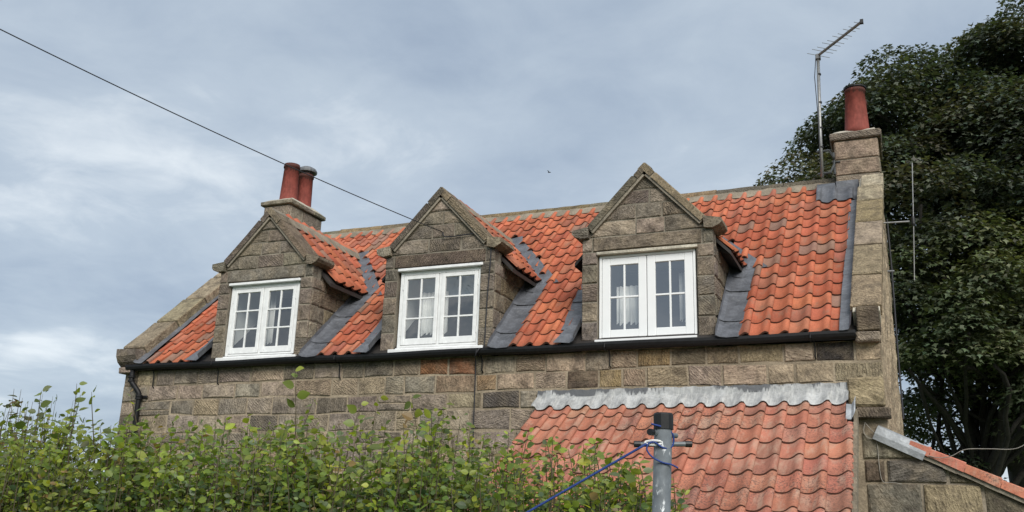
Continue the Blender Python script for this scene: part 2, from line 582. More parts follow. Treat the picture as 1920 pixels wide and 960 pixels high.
def area(poly):
    return abs(sum(poly[i][0] * poly[(i + 1) % len(poly)][1] - poly[(i + 1) % len(poly)][0] * poly[i][1] for i in range(len(poly)))) / 2 if len(poly) > 2 else 0


def jit(c, a=0.12):
    k = 1 + random.uniform(-a, a)
    return tuple(max(0.003, x * k * (1 + random.uniform(-0.04, 0.04))) for x in c)


V3 = Vector
FRONT = (V3((0, 0, 0)), V3((1, 0, 0)), V3((0, 0, 1)), V3((0, -1, 0)))   # s = x, t = z, n = -y
GREY, GREYB, TAN, OCH, DARK, BLK, ORG = ((0.272, 0.226, 0.178), (0.214, 0.180, 0.145), (0.335, 0.262, 0.185), (0.30, 0.215, 0.115),
                                         (0.105, 0.082, 0.06), (0.055, 0.049, 0.045), (0.26, 0.125, 0.065))

# ------------------------------------------------------------------ ground
g = MB()
g.add([(-400, -400, 0), (400, -400, 0), (400, 400, 0), (-400, 400, 0)], [(0, 1, 2, 3)])
structure(g.build('ground', M['grass']))

# ================================================================== COTTAGE
cottage = empty('cottage', (5.65, 1.5, 0), 'stone cottage with orange pantile roof and three gabled dormers', 'cottage')
EX0, EX1 = 0.485, 10.81
RZ0, RT = 3.68, 0.90               # tile plane  z = RZ0 + RT * (y + 0.1)
RIDGE_Y = 3.10
RA = math.atan(RT)


def roofz(y):
    return RZ0 + RT * (y + 0.1)


# ---- front wall
b = MB()
b.box((EX0 + 0.006, 0.006, 0), (EX1 - 0.006, 0.35, 3.60))
front_wall = b.build('front_wall', M['mortar'], cottage)
zl = [3.598, 3.385, 3.165, 2.945, 2.70, 2.47, 2.24]
R1 = [EX0, 0.71, 1.08, 1.40, 1.83, 2.18, 2.74, 3.28, 3.77, 4.21, 4.54, 4.98, 5.35, 5.76, 6.14, 6.25, 6.67, 7.06, 7.56, 7.87, 8.19, 8.58, 8.98, 9.34, 9.82, 10.15, 10.55, EX1]
R2 = [EX0, 0.96, 1.50, 1.94, 2.50, 2.92, 3.49, 4.06, 4.47, 4.87, 5.15, 5.59, 6.15, 6.43, 6.92, 7.33, 7.73, 8.01, 8.29, 8.77, 9.15, 9.64, 9.93, 10.33, EX1]
R3 = [EX0, 0.72, 1.40, 1.82, 2.25, 2.73, 3.15, 3.85, 4.33, 4.77, 5.26, 5.77, 6.24, 6.74, 6.97]


def randrow(x0, x1):
    r = [x0]
    while r[-1] < x1 - 0.62:
        r.append(r[-1] + random.uniform(0.3, 0.58))
    return r + [x1]


rows = [R1, R2, R3] + [randrow(EX0, 7.0) for _ in range(3)]
SPECIAL = {(0, 12): ORG, (0, 13): (0.24, 0.12, 0.065), (0, 20): OCH, (0, 21): DARK, (0, 25): BLK, (0, 22): (0.20, 0.15, 0.10), (0, 23): (0.28, 0.22, 0.14),
           (1, 15): DARK, (1, 16): OCH, (1, 14): TAN, (1, 13): TAN, (1, 12): (0.27, 0.19, 0.115), (2, 12): (0.14, 0.125, 0.11), (1, 11): (0.20, 0.145, 0.10), (0, 11): (0.20, 0.155, 0.115)}
for ri, row in enumerate(rows):
    for i in range(len(row) - 1):
        x0, x1 = row[i] + 0.008, row[i + 1] - 0.008
        if i == 0:
            x0 = row[0]
        if row[i + 1] == EX1:
            x1 = EX1
        xm = (x0 + x1) / 2
        if ri >= 2 and xm > 6.97:
            continue
        c = SPECIAL.get((ri, i))
        if c is None:
            w = min(1, max(0, (xm - 5.5) / 2.0))
            base = random.choice([GREY, GREY, GREYB, TAN]) if random.random() > w else random.choice([TAN, TAN, (0.24, 0.195, 0.14), GREY])
            c = base
        wob = lambda: random.uniform(-0.011, 0.009)
        poly = [(x0, zl[ri + 1] + 0.008 + wob()), (x1, zl[ri + 1] + 0.008 + wob()), (x1, zl[ri] - 0.008 + wob()), (x0, zl[ri] - 0.008 + wob())]
        if ri == 0:
            poly[2] = (x1, zl[0]); poly[3] = (x0, zl[0])
        wv_ = lambda xx, r_: 0.010 * math.sin(xx * 1.35 + r_ * 2.1) + 0.006 * math.sin(xx * 3.7 + r_)
        poly = [(p[0], p[1] + (wv_(p[0], ri + (1 if q < 2 else 0)) if (ri > 0 or q < 2) else 0)) for q, p in enumerate(poly)]
        parts_ = [poly]
        if ri > 0 and (ri, i) not in SPECIAL and random.random() < 0.11:
            f_ = random.uniform(0.35, 0.65)
            l_ = poly[0][1] + (poly[3][1] - poly[0][1]) * f_
            r_ = poly[1][1] + (poly[2][1] - poly[1][1]) * f_
            parts_ = [[poly[0], poly[1], (poly[1][0], r_ - 0.006), (poly[0][0], l_ - 0.006)], [(poly[0][0], l_ + 0.006), (poly[1][0], r_ + 0.006), poly[2], poly[3]]]
        for pp in parts_:
            s = MB()
            s.stone(pp, FRONT, depth=0.05, proud=random.uniform(0.0, 0.010), ch=0.010, rough=0.007)
            s.build('stone', M['stone'], front_wall, jit(c, 0.16))
# masonry lower down, behind the hedge and under the lean-to roof
s = MB()
z = zl[6]
while z > 0.2:
    z2 = z - 0.24
    row = randrow(EX0, 7.0)
    for i in range(len(row) - 1):
        s.cur = jit(random.choice([GREY, GREYB, TAN]))
        s.stone([(row[i] + 0.008, z2 + 0.008), (row[i + 1] - 0.008, z2 + 0.008), (row[i + 1] - 0.008, z - 0.008), (row[i] + 0.008, z - 0.008)], FRONT, 0.05, 0.012)
    z = z2
s.build('lower_stonework', M['stone_attr'], front_wall, kind='stuff')


# ---- gable walls
def xout(y):
    return 10.81 + 0.053 * min(max(y, 0), 2.6)


ys = np.concatenate([[0.0], np.linspace(0.04, 6.25, 120), [6.3]])
gp = MB()
nz = 46
vs, fs = [], []
cellx = [[random.uniform(-0.030, 0.016) for _ in range(20)] for _ in range(60)]
for i, y in enumerate(ys):
    top = min(roofz(y) + 0.06, roofz(2 * RIDGE_Y - y) + 0.06)
    top = max(top, 3.6) if y > 0 else 3.6
    for k in range(nz):
        z = top * k / (nz - 1)
        x = xout(y) + (random.uniform(-0.010, 0.010) + cellx[(i + 2 * (k // 3)) // 5][k // 3] if 0.05 < y and 0 < k < nz - 1 else 0.0) - 0.004
        vs.append((x, y + 0.006, z))
for i in range(len(ys) - 1):
    for k in range(nz - 1):
        a = i * nz + k
        fs.append((a, a + nz, a + nz + 1, a + 1))
gp.add(vs, fs)
# inner body
pl = [(0.006, 0), (0.006, 3.6), (0.05, roofz(0.05) + 0.05), (RIDGE_Y, roofz(RIDGE_Y) + 0.05), (6.25, roofz(-0.05) + 0.05), (6.3, 0)]
gp.prism(pl, (V3((0, 0, 0)), V3((0, 1, 0)), V3((0, 0, 1)), V3((1, 0, 0))), 10.565, 10.80)
gable_r = gp.build('gable_wall', M['stone'], cottage, (0.33, 0.265, 0.185))
s = MB()
y = 0.4
# rubble stones bedded in the end wall
z = 0.1
OUTF = (V3((10.81, 0, 0)), V3((0.9986, 0.0530, 0)).cross(V3((0, 0, 1))) * -1, V3((0, 0, 1)), V3((0.9986, -0.0530, 0)))
while z < 6.3:
    h = random.uniform(0.12, 0.24)
    y = random.uniform(0.3, 0.5)
    while y < 5.8:
        L = random.uniform(0.2, 0.5)
        yy = y + L / 2
        tp = min(roofz(yy), roofz(6.2 - yy)) - 0.05
        if z + h < tp and y + L < 2.6:
            s.cur = jit(random.choice([TAN, (0.30, 0.245, 0.17), GREY, TAN]), 0.2)
            s.stone([(y + 0.01, z + 0.01), (y + L - 0.01, z + 0.01), (y + L - 0.01, z + h - 0.01), (y + 0.01, z + h - 0.01)], OUTF, 0.06, random.uniform(0.004, 0.022))
        y += L
    z += h
s.build('rubble_stonework', M['stone_attr'], gable_r, kind='stuff')
gp = MB()
gp.prism(pl, (V3((0, 0, 0)), V3((0, 1, 0)), V3((0, 0, 1)), V3((1, 0, 0))), EX0, 0.80)
gable_l = gp.build('gable_wall', M['mortar_grey'], cottage)
b = MB()
b.box((EX0 + 0.3, 6.0, 0), (10.6, 6.28, 3.6))
b.build('back_wall', M['mortar'], cottage)

# ---- roof deck
b = MB()
e = 0.035
b.add([(0.78, -0.10, roofz(-0.10) - e), (10.58, -0.10, roofz(-0.10) - e), (10.58, RIDGE_Y, roofz(RIDGE_Y) - e), (0.78, RIDGE_Y, roofz(RIDGE_Y) - e),
       (10.58, 6.35, roofz(-0.15) - e), (0.78, 6.35, roofz(-0.15) - e),
       (0.78, -0.10, roofz(-0.10) - e - 0.05), (10.58, -0.10, roofz(-0.10) - e - 0.05), (10.58, 0.3, roofz(0.3) - e - 0.09), (0.78, 0.3, roofz(0.3) - e - 0.09)],
      [(0, 1, 2, 3), (3, 2, 4, 5), (6, 7, 1, 0), (9, 8, 7, 6)])
roof = b.build('roof', M['wood'], cottage)

# ---- pantiles
PROF = [(0.0, 0.020), (0.10, 0.007), (0.22, 0.001), (0.36, 0.0), (0.50, 0.006), (0.62, 0.019), (0.73, 0.037), (0.84, 0.051), (0.94, 0.050), (1.05, 0.036)]


def prof_z(u):
    u = max(PROF[0][0], min(PROF[-1][0], u))
    for (a, za), (b_, zb) in zip(PROF, PROF[1:]):
        if a <= u <= b_:
            return za + (zb - za) * (u - a) / (b_ - a)


def tile_geo(w, L, u0=0.0, u1=1.05, warp=0.0):
    """one pantile: w cover width, L length; x across, y up the slope, z out; clipped to u0..u1"""
    us = [u0] + [u for u, _ in PROF if u0 + 0.02 < u < u1 - 0.02] + [u1]
    th = 0.025
    vs, fs = [], []
    n = len(us)
    for y, dz in ((0.0, warp), (L, 0.0)):
        for u in us:
            vs.append((u * w, y, prof_z(u) * (w / 0.211) + dz * (u - 0.5)))
    for u in us:
        vs.append((u * w, 0.002, prof_z(u) * (w / 0.211) - th + warp * (u - 0.5)))
    for i in range(n - 1):
        fs.append((i, i + 1, n + i + 1, n + i))
        fs.append((2 * n + i, 2 * n + i + 1, i + 1, i))
    # right-hand edge down to the neighbour
    vs += [(us[-1] * w, L, prof_z(us[-1]) * (w / 0.211) - th), (us[0] * w, L, prof_z(us[0]) * (w / 0.211) - th)]
    fs.append((2 * n + n - 1, 3 * n, 2 * n - 1, n - 1))
    fs.append((3 * n + 1, 2 * n, 0, n))
    return vs, fs, n


def tile_mesh(name, geo, mat):
    vs, fs, n = geo
    me = bpy.data.meshes.new(name)
    me.from_pydata(vs, [], fs)
    me.materials.append(mat)
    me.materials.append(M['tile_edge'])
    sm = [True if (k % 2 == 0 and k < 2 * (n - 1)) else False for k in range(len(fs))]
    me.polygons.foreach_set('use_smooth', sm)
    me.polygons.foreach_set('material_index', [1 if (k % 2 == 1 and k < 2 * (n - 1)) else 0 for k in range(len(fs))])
    return me


TC = [(0.40, 0.116, 0.062), (0.44, 0.132, 0.070), (0.35, 0.096, 0.052), (0.41, 0.150, 0.090), (0.31, 0.110, 0.070), (0.46, 0.145, 0.074), (0.26, 0.15, 0.11)]
TCW = [4, 4, 4, 2.2, 1.8, 2, 1.3]
tiles = []      # (matrix3, origin, geo key, colour, family)


def slope_frame(u, n):
    u, n = V3(u).normalized(), V3(n).normalized()
    a = u.cross(n)
    return Matrix((a, u, n)).transposed()


def add_tile(origin, frame, w, L, tilt, fam, u0=0.0, u1=1.05):
    col = random.choices(TC, TCW)[0]
    j = Matrix.Rotation(-tilt + random.uniform(-0.006, 0.006), 3, 'X') @ Matrix.Rotation(random.uniform(-0.010, 0.010), 3, 'Z') @ Matrix.Rotation(random.uniform(-0.008, 0.008), 3, 'Y')
    o = V3(origin) + frame @ V3((random.uniform(-0.003, 0.003), random.uniform(-0.006, 0.006), 0.022 + random.uniform(-0.002, 0.003)))
    tiles.append((frame @ j, o, (round(u0, 2), round(u1, 2), w, L), jit(col, 0.10), fam))


DC = [2.81, 5.55, 8.305]           # dormer centres
DHW = 0.795                         # dormer half width
DZR, DSL = 5.80, 1.046              # dormer tile ridge height, slope
GA = 0.205
WM = 0.211


def blocked(y, lead=True):
    """x ranges of the main roof taken by the dormers at depth y"""
    z = roofz(y)
    outp = []
    for c in DC:
        if z < 4.72:
            outp.append((c - DHW - (0.22 if y < 0.30 else 0.27), c + 1.035 + 0.08 * y))
        elif z < DZR + 0.02:
            hw = (DZR - z) / DSL
            outp.append((c - hw - 0.01, c + hw + 0.165))
    return outp


MF = slope_frame((0, 1, RT), (0, -RT, 1))
xcol = [10.317 - WM - WM * k for k in range(46)]
for k in range(15):
    y = -0.125 + GA * k
    L = 0.345 if k < 14 else 0.28
    xl = 0.89 + 0.006 * y
    xr = 10.43 + 0.055 * max(0, y)
    for x in [10.317] + xcol:
        x = x + 0.018 * y * ((x - 5) / 5)
        u0, u1 = 0.0, 1.05
        if x + WM * 1.05 < xl + 0.03 or x > xr - 0.03:
            continue
        if k >= 13 and x > 10.05:
            continue
        if x < xl:
            u0 = (xl - x) / WM
        if x + 1.05 * WM > xr:
            u1 = (xr - x) / WM
        ok = True
        for a, b_ in blocked(y + 0.09):
            if a < x and x + WM < b_:
                ok = False
            elif x < a < x + 1.05 * WM:
                u1 = min(u1, (a - x) / WM)
            elif x < b_ < x + 1.0 * WM:
                u0 = max(u0, (b_ - x) / WM)
        if not ok or u1 - u0 < (0.14 if roofz(y) < 4.72 else 0.38):
            continue
        add_tile((x, y, roofz(y)), MF, WM, L, 0.062, 'main', u0, u1)

# dormer roofs, right-hand slopes
DF = slope_frame((-1, 0, DSL), (DSL, 0, 1))
cosd = 1 / math.hypot(1, DSL)
for di, c in enumerate(DC):
    for r in range(6):
        off = 0.962 - 0.19 * r                       # horizontal distance of the tile's tail from the ridge line
        z = DZR - DSL * off
        for kcol in range(11):
            y = 0.31 + 0.205 * kcol
            yv = (z + 0.12 - RZ0) / RT - 0.1           # where the main roof rises through it
            if y + 0.04 > yv:
                continue
            L = 0.30 if r < 5 else 0.2
            add_tile((c + off, y, z), DF, 0.205, L, 0.058, 'dormer%d' % di)

# ---- lean-to roof tiles (placed later under their own thing)
LT = 0.651
LZ0 = 3.005


def leanz(y):
    return LZ0 + LT * y


LF = slope_frame((0, 1, LT), (0, -LT, 1))
LW = 0.218
for k in range(9):
    y = -0.345 - 0.257 * k
    for cidx in range(16):
        x = 10.525 - 0.01 - LW * 1.05 - LW * cidx
        u1 = 1.05
        if cidx == 0 and k < 2:
            u1 = 0.68 + 0.08 * k
        add_tile((x, y, leanz(y) - 0.005), LF, LW, 0.375, 0.055, 'lean', 0.0, u1)
        tiles[-1] = tiles[-1][:3] + (jit(random.choices([(0.385, 0.150, 0.098), (0.41, 0.166, 0.108), (0.355, 0.136, 0.090), (0.39, 0.183, 0.124), (0.31, 0.138, 0.098)], [4, 3, 3, 1.5, 1])[0], 0.08), 'lean')

# ---- ridge
b = MB()
for sgn in (1, -1):
    y0 = RIDGE_Y - sgn * 0.235
    y1 = RIDGE_Y - sgn * 0.06
    za, zb = roofz(RIDGE_Y - 0.235), roofz(RIDGE_Y - 0.06) + 0.02
    vs, fs = [], []
    nx = 110
    for i in range(nx):
        x = 0.8 + (10.36 - 0.8) * i / (nx - 1)
        w = random.uniform(-0.02, 0.012)
        vs += [(x, y0 + sgn * (w - 0.02), za + 0.02 + w * 0.9), (x, y0 + sgn * w, za + 0.055 + 0.9 * w), (x, (y0 + y1) / 2, (za + zb) / 2 + 0.055 + random.uniform(-.008, .008)), (x, y1, zb + 0.03)]
    for i in range(nx - 1):
        for j in range(3):
            q = (i * 4 + j, (i + 1) * 4 + j, (i + 1) * 4 + j + 1, i * 4 + j + 1)
            fs.append(q if sgn > 0 else q[::-1])
    b.add(vs, fs)
b.build('ridge_mortar', M['fillet'], roof, smooth=True)
x = 0.95
while x < 10.3:
    L = min(random.uniform(0.85, 1.15), 10.34 - x)
    if L < 0.3:
        break
    s = MB()
    zr = roofz(RIDGE_Y) - 0.03
    sec = [(-0.155, -0.10), (-0.12, -0.01), (-0.05, 0.05), (0.05, 0.05), (0.12, -0.01), (0.155, -0.10)]
    dz0, dz1 = random.uniform(-0.008, 0.008), random.uniform(-0.008, 0.008)
    vs = []
    nsg = 6
    for i in range(nsg + 1):
        xx = x + 0.006 + (L - 0.012) * i / nsg
        dz = dz0 + (dz1 - dz0) * i / nsg
        for (py, pz) in sec:
            vs.append((xx, RIDGE_Y + py + random.uniform(-0.005, 0.005), zr + pz + dz + 0.015 + random.uniform(-0.004, 0.004)))
    fs = [tuple(range(5, -1, -1)), tuple(range(nsg * 6, nsg * 6 + 6))]
    for i in range(nsg):
        for j in range(5):
            fs.append((i * 6 + j, (i + 1) * 6 + j, (i + 1) * 6 + j + 1, i * 6 + j + 1))
    s.add(vs, fs)
    s.build('ridge_stone', M['stone'], roof, jit(random.choice([(0.20, 0.16, 0.11), (0.22, 0.165, 0.095), (0.17, 0.15, 0.11)])))
    x += L

# ---- gable copings, kneelers
SL = math.hypot(1, RT)
UPS = V3((0, 1 / SL, RT / SL))
NRM = V3((0, -RT / SL, 1 / SL))
COPF = (V3((0, -0.1, RZ0 + 0.24)), V3((1, 0, 0)), UPS, NRM)


def st(y):
    return (y + 0.1) * SL


cop = MB()
cop.prism([(0.45, 0), (0.79, 0), (0.79, st(2.62)), (0.47, st(2.62))], COPF, -0.20, -0.045)
coping_l = cop.build('gable_coping', M['fillet'], cottage)
yl = [-0.07, 0.50, 1.04, 1.60, 2.16, 2.72]
for i in range(5):
    s = MB()
    xa, xb = 0.415 + 0.012 * i, 0.825 + 0.01 * i
    s.stone([(xa, st(yl[i]) + 0.011), (xb, st(yl[i]) + 0.011), (xb, st(yl[i + 1]) - 0.011), (xa, st(yl[i + 1]) - 0.011)], COPF, 0.145, random.uniform(-0.005, 0.008), 0.016)
    s.build('coping_stone', M['stone'], coping_l, jit((0.29, 0.235, 0.165), 0.06))
cop = MB()
cop.prism([(10.56, 0), (10.83, 0), (10.945, st(2.72)), (10.68, st(2.72))], COPF, -0.20, -0.035)
coping_r = cop.build('gable_coping', M['haunch'], cottage)
yr = [-0.04, 0.50, 1.07, 1.56, 2.07, 2.44, 2.76]
rc = [(0.33, 0.258, 0.172), (0.29, 0.235, 0.148), (0.27, 0.222, 0.165), (0.30, 0.235, 0.13), (0.285, 0.228, 0.16), (0.38, 0.33, 0.25)]
for i in range(6):
    s = MB()
    q = []
    for yy, sd_ in ((yr[i] + 0.009, 0), (yr[i] + 0.009, 1), (yr[i + 1] - 0.009, 1), (yr[i + 1] - 0.009, 0)):
        q.append(((10.853 + 0.05 * yy) if sd_ else (10.535 + 0.046 * yy), st(yy)))
    if i == 5:
        q = [(p[0] + (0.04 if j in (0, 3) else 0), p[1]) for j, p in enumerate(q)]
    s.stone(q, COPF, 0.15, random.uniform(-0.006, 0.01), 0.014)
    s.build('coping_stone', M['stone'], coping_r, jit(rc[i], 0.05))


def block(parent, name, a, b_, color, ch=0.015, wob=0.006):
    """dressed stone block, uneven corners"""
    s = MB()
    s.bbox(a, b_, ch)
    s.v = [(p[0] + random.uniform(-wob, wob), p[1] + random.uniform(-wob, wob) * 0.5, p[2] + random.uniform(-wob, wob)) for p in s.v]
    return s.build(name, M['stone'], parent, color)


block(gable_r, 'kneeler', (10.592, -0.12, 3.68), (10.822, 0.30, 3.945), jit(DARK))
block(gable_r, 'band_stone', (10.575, -0.125, 3.565), (10.815, 0.2, 3.672), jit(GREY))
block(gable_r, 'corbel_stone', (10.455, -0.075, 2.895), (10.806, 0.1, 3.200), jit((0.31, 0.235, 0.155), 0.03), 0.022)
block(gable_r, 'ledge_stone', (10.522, -0.10, 2.772), (10.858, 0.1, 2.884), jit((0.13, 0.105, 0.082), 0.03))
# left kneeler: undercut block carrying the coping foot
s = MB()
kf = (V3((0.40, 0, 0)), V3((0, -1, 0)), V3((0, 0, 1)), V3((1, 0, 0)))
s.prism([(-0.25, 3.66), (0.05, 3.66), (0.14, 3.72), (0.19, 3.80), (0.19, 3.90), (-0.25, 3.93)], kf, 0.03, 0.40)
s.v = [(p[0] + random.uniform(-.01, .01), p[1] + random.uniform(-.008, .008), p[2] + random.uniform(-.01, .01)) for p in s.v]
s.build('kneeler', M['stone'], gable_l, jit(GREYB))
block(gable_l, 'band_stone', (0.46, -0.13, 3.555), (0.70, 0.2, 3.645), jit(GREY))


# ---- lead sheets
def lead_strip(name, pts, parent, mat=None, th=0.004):
    """pts: list of rows; each row a list of points across the strip; gives a sheet with thickness"""
    b = MB()
    nr, ncn = len(pts), len(pts[0])
    vs, fs = [], []
    for row in pts:
        for p in row:
            vs.append(V3(p) + V3((0, 0, th)))
    for row in pts:
        for p in row:
            vs.append(V3(p))
    N = nr * ncn
    for i in range(nr - 1):
        for j in range(ncn - 1):
            a = i * ncn + j
            fs.append((a, a + 1, a + ncn + 1, a + ncn))
            fs.append((N + a, N + a + ncn, N + a + ncn + 1, N + a + 1))
    for j in range(ncn - 1):
        fs.append((j, N + j, N + j + 1, j + 1))
        a = (nr - 1) * ncn + j
        fs.append((a, a + 1, N + a + 1, N + a))
    for i in range(nr - 1):
        a = i * ncn
        fs.append((a, a + ncn, N + a + ncn, N + a))
        a = i * ncn + ncn - 1
        fs.append((a, N + a, N + a + ncn, a + ncn))
    b.add(vs, fs)
    return b.build(name, mat or M['lead'], parent, smooth=False)


def rp(x, y, h):
    """point above the tile plane"""
    return V3((x, y, roofz(y))) + NRM * h


# along the copings
for seg in range(3):
    y0, y1 = -0.14 + 0.94 * seg, -0.14 + 0.94 * (seg + 1) + 0.03
    rowsp = []
    for i in range(7):
        y = y0 + (y1 - y0) * i / 6
        hb = 0.05 + 0.004 * seg
        rowsp.append([rp(0.79, y, 0.085), rp(0.80, y, hb + 0.012), rp(0.87, y, hb - 0.005 + random.uniform(-.004, .004)), rp(0.925 + random.uniform(-.008, .008), y, hb)])
    lead_strip('lead_flashing', rowsp, coping_l)
    rowsp = []
    for i in range(7):
        y = min(y0 + (y1 - y0) * i / 6, 2.42)
        hb = 0.05 + 0.004 * seg
        rowsp.append([rp(10.42 + 0.05 * y + random.uniform(-.006, .006), y, hb), rp(10.47 + 0.052 * y, y, hb), rp(10.52 + 0.05 * y, y, hb + 0.01), rp(10.545 + 0.05 * y, y, 0.12)])
    lead_strip('lead_flashing', rowsp, coping_r)

# ---- dormers
for di, c in enumerate(DC):
    core = MB()
    # mortar-faced shell: left and right of the window, above it, and under it
    wx0, wx1 = c - 0.60, c + 0.60
    core.box((c - DHW + 0.004, 0.006, 3.55), (wx0, 0.22, 4.84))
    core.box((wx1, 0.006, 3.55), (c + DHW - 0.004, 0.22, 4.84))
    core.box((wx0, 0.008, 3.59), (wx1, 0.218, 3.72))
    core.prism([(c - DHW + 0.004, 4.84), (c + DHW - 0.004, 4.84), (c + DHW - 0.004, 4.97), (c, 5.79), (c - DHW + 0.004, 4.97)], FRONT, -0.22, -0.006)
    for sg in (-1, 1):
        x0, x1 = sorted((c + sg * (DHW - 0.004), c + sg * (DHW - 0.14)))
        core.prism([(0.2, 3.75), (0.2, 4.86), (1.2, 4.86), (1.2, roofz(1.2) - 0.1), (0.2, 3.7)], (V3((0, 0, 0)), V3((0, 1, 0)), V3((0, 0, 1)), V3((1, 0, 0))), x0, x1)
    dormer = core.build('dormer', M['mortar_grey'], cottage)
    gcol = [GREYB, GREY, (0.155, 0.132, 0.108), (0.205, 0.17, 0.132), (0.175, 0.15, 0.122)]
    CF = (V3((c + DHW, 0, 0)), V3((0, 1, 0)), V3((0, 0, 1)), V3((1, 0, 0)))
    # jamb stones
    zj = [3.60, 3.72, 3.955, 4.20, 4.43, 4.66, 4.82]
    for sg in (-1, 1):
        for i in range(len(zj) - 1):
            xa, xb = (c - DHW, wx0 - 0.002) if sg < 0 else (wx1 + 0.002, c + DHW)
            s = MB()
            s.stone([(xa, zj[i] + 0.006), (xb, zj[i] + 0.006), (xb, zj[i + 1] - 0.006), (xa, zj[i + 1] - 0.006)], FRONT, 0.16, random.uniform(0.002, 0.012), 0.011, 0.005)
            s.build('stone', M['stone'], dormer, jit(random.choice(gcol)))
    s = MB()
    s.stone([(wx0, 3.605), (wx1, 3.605), (wx1, 3.70), (wx0, 3.70)], FRONT, 0.1, 0.006)
    s.build('sill_stone', M['stone'], dormer, jit(GREYB))
    # lintel and its end stones
    s = MB()
    s.stone([(c - 0.66, 4.832), (c + 0.66, 4.832), (c + 0.66, 4.995), (c - 0.66, 4.995)], FRONT, 0.12, 0.014, step=0.3)
    s.build('lintel', M['stone'], dormer, jit(((0.165, 0.142, 0.116), (0.15, 0.12, 0.09), (0.17, 0.138, 0.105))[di]))
    for sg in (-1, 1):
        xa, xb = sorted((c + sg * 0.675, c + sg * DHW))
        s = MB()
        s.stone([(xa, 4.832), (xb, 4.832), (xb, 4.99), (xa, 4.99)], FRONT, 0.12, 0.012)
        s.build('stone', M['stone'], dormer, jit(random.choice(gcol)))
    # gable rows
    zg = [5.005, 5.198, 5.385, 5.565, 5.80]
    for i in range(4):
        hw = (5.79 - zg[i]) / 1.035 - 0.05
        cuts = {0: [-hw, -0.16 + random.uniform(-.1, .1), 0.3 + random.uniform(-.1, .1), hw], 1: [-hw, -0.12, 0.2, hw], 2: [-hw, random.uniform(-.05, .05), hw], 3: [-hw, hw]}[i]
        for a, b_ in zip(cuts, cuts[1:]):
            p = [(c + a + 0.006, zg[i] + 0.006), (c + b_ - 0.006, zg[i] + 0.006), (c + b_ - 0.006, zg[i + 1] - 0.006), (c + a + 0.006, zg[i + 1] - 0.006)]
            p = clip(p, 1.035, 1, 5.74 + 1.035 * c)
            p = clip(p, -1.035, 1, 5.74 - 1.035 * c)
            if area(p) < 0.004:
                continue
            s = MB()
            s.stone(p, FRONT, 0.08, random.uniform(0.0, 0.013), 0.009, 0.006)
            s.build('stone', M['stone'], dormer, jit(random.choice(gcol)))
    # cheek stones (the side the camera sees, and its twin)
    for sg in (1, -1):
        CFs = (V3((c + sg * DHW, 0, 0)), V3((0, 1, 0)), V3((0, 0, 1)), V3((sg, 0, 0)))
        ccol = [(0.20, 0.155, 0.105), (0.18, 0.145, 0.10), (0.165, 0.14, 0.11)]
        for i in range(1, len(zj) - 1):
            za, zb = zj[i], zj[i + 1]
            cut = (0.20, 0.34)[i % 2]
            for a, b_ in ((0.012, cut), (cut, cut + 0.42), (cut + 0.42, 1.25)):
                p = [(a + 0.005, za + 0.006), (b_ - 0.005, za + 0.006), (b_ - 0.005, zb - 0.006), (a + 0.005, zb - 0.006)]
                p = clip(p, RT, -1, -(RZ0 + RT * 0.1 + 0.04))
                if area(p) < 0.004:
                    continue
                s = MB()
                s.stone(p, CFs, 0.07, random.uniform(0.006, 0.016))
                s.build('stone', M['stone'], dormer, jit(random.choice(ccol if a > 0.05 else gcol)))
    # coping stones and kneelers of the little gable
    ln = math.hypot(1, 1.05)
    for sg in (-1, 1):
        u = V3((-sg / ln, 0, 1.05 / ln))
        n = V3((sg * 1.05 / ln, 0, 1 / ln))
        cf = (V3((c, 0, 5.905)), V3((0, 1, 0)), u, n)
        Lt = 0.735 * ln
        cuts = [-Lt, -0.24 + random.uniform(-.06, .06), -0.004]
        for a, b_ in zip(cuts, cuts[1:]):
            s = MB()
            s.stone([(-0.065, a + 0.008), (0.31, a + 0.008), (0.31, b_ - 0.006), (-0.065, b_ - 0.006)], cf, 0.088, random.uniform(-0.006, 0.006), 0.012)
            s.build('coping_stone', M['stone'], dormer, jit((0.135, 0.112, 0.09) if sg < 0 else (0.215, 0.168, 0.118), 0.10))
        # mortar fillet under the coping
        s = MB()
        s.prism([(-0.045, -Lt), (0.28, -Lt), (0.28, 0.0), (-0.045, 0.0)], cf, -0.12, -0.014)
        s.build('mortar_fillet', M['mortar_grey'], dormer)
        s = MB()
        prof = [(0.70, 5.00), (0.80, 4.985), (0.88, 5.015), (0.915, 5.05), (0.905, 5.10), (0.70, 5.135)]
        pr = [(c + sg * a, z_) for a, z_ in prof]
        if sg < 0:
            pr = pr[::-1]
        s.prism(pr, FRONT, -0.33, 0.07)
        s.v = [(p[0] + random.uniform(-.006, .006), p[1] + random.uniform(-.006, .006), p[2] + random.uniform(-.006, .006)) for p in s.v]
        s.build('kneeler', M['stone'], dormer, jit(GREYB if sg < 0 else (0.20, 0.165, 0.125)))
    # roof of the dormer: deck both sides, stone ridge, mortar
    d = MB()
    yb = (DZR - RZ0) / RT - 0.1
    ye = (DZR - DSL * 0.95 - RZ0) / RT - 0.1
    for sg in (-1, 1):
        q = [(c, 0.2, DZR - 0.03), (c, yb, DZR - 0.03), (c + sg * 0.96, ye, DZR - 0.03 - DSL * 0.96), (c + sg * 0.96, 0.2, DZR - 0.03 - DSL * 0.96)]
        q2 = [(p[0], p[1], p[2] - 0.05) for p in q]
        d.add(q + q2, [(0, 1, 2, 3), (7, 6, 5, 4), (3, 2, 6, 7), (0, 3, 7, 4)])
    dr = d.build('dormer_roof', M['wood'], cottage)
    tiles_parent = dr
    globals().setdefault('DROOF', []).append(dr)
    fb = MB()
    yf0, yf1 = 0.30, yb + 0.12
    nseg = 14
    vs, fs = [], []
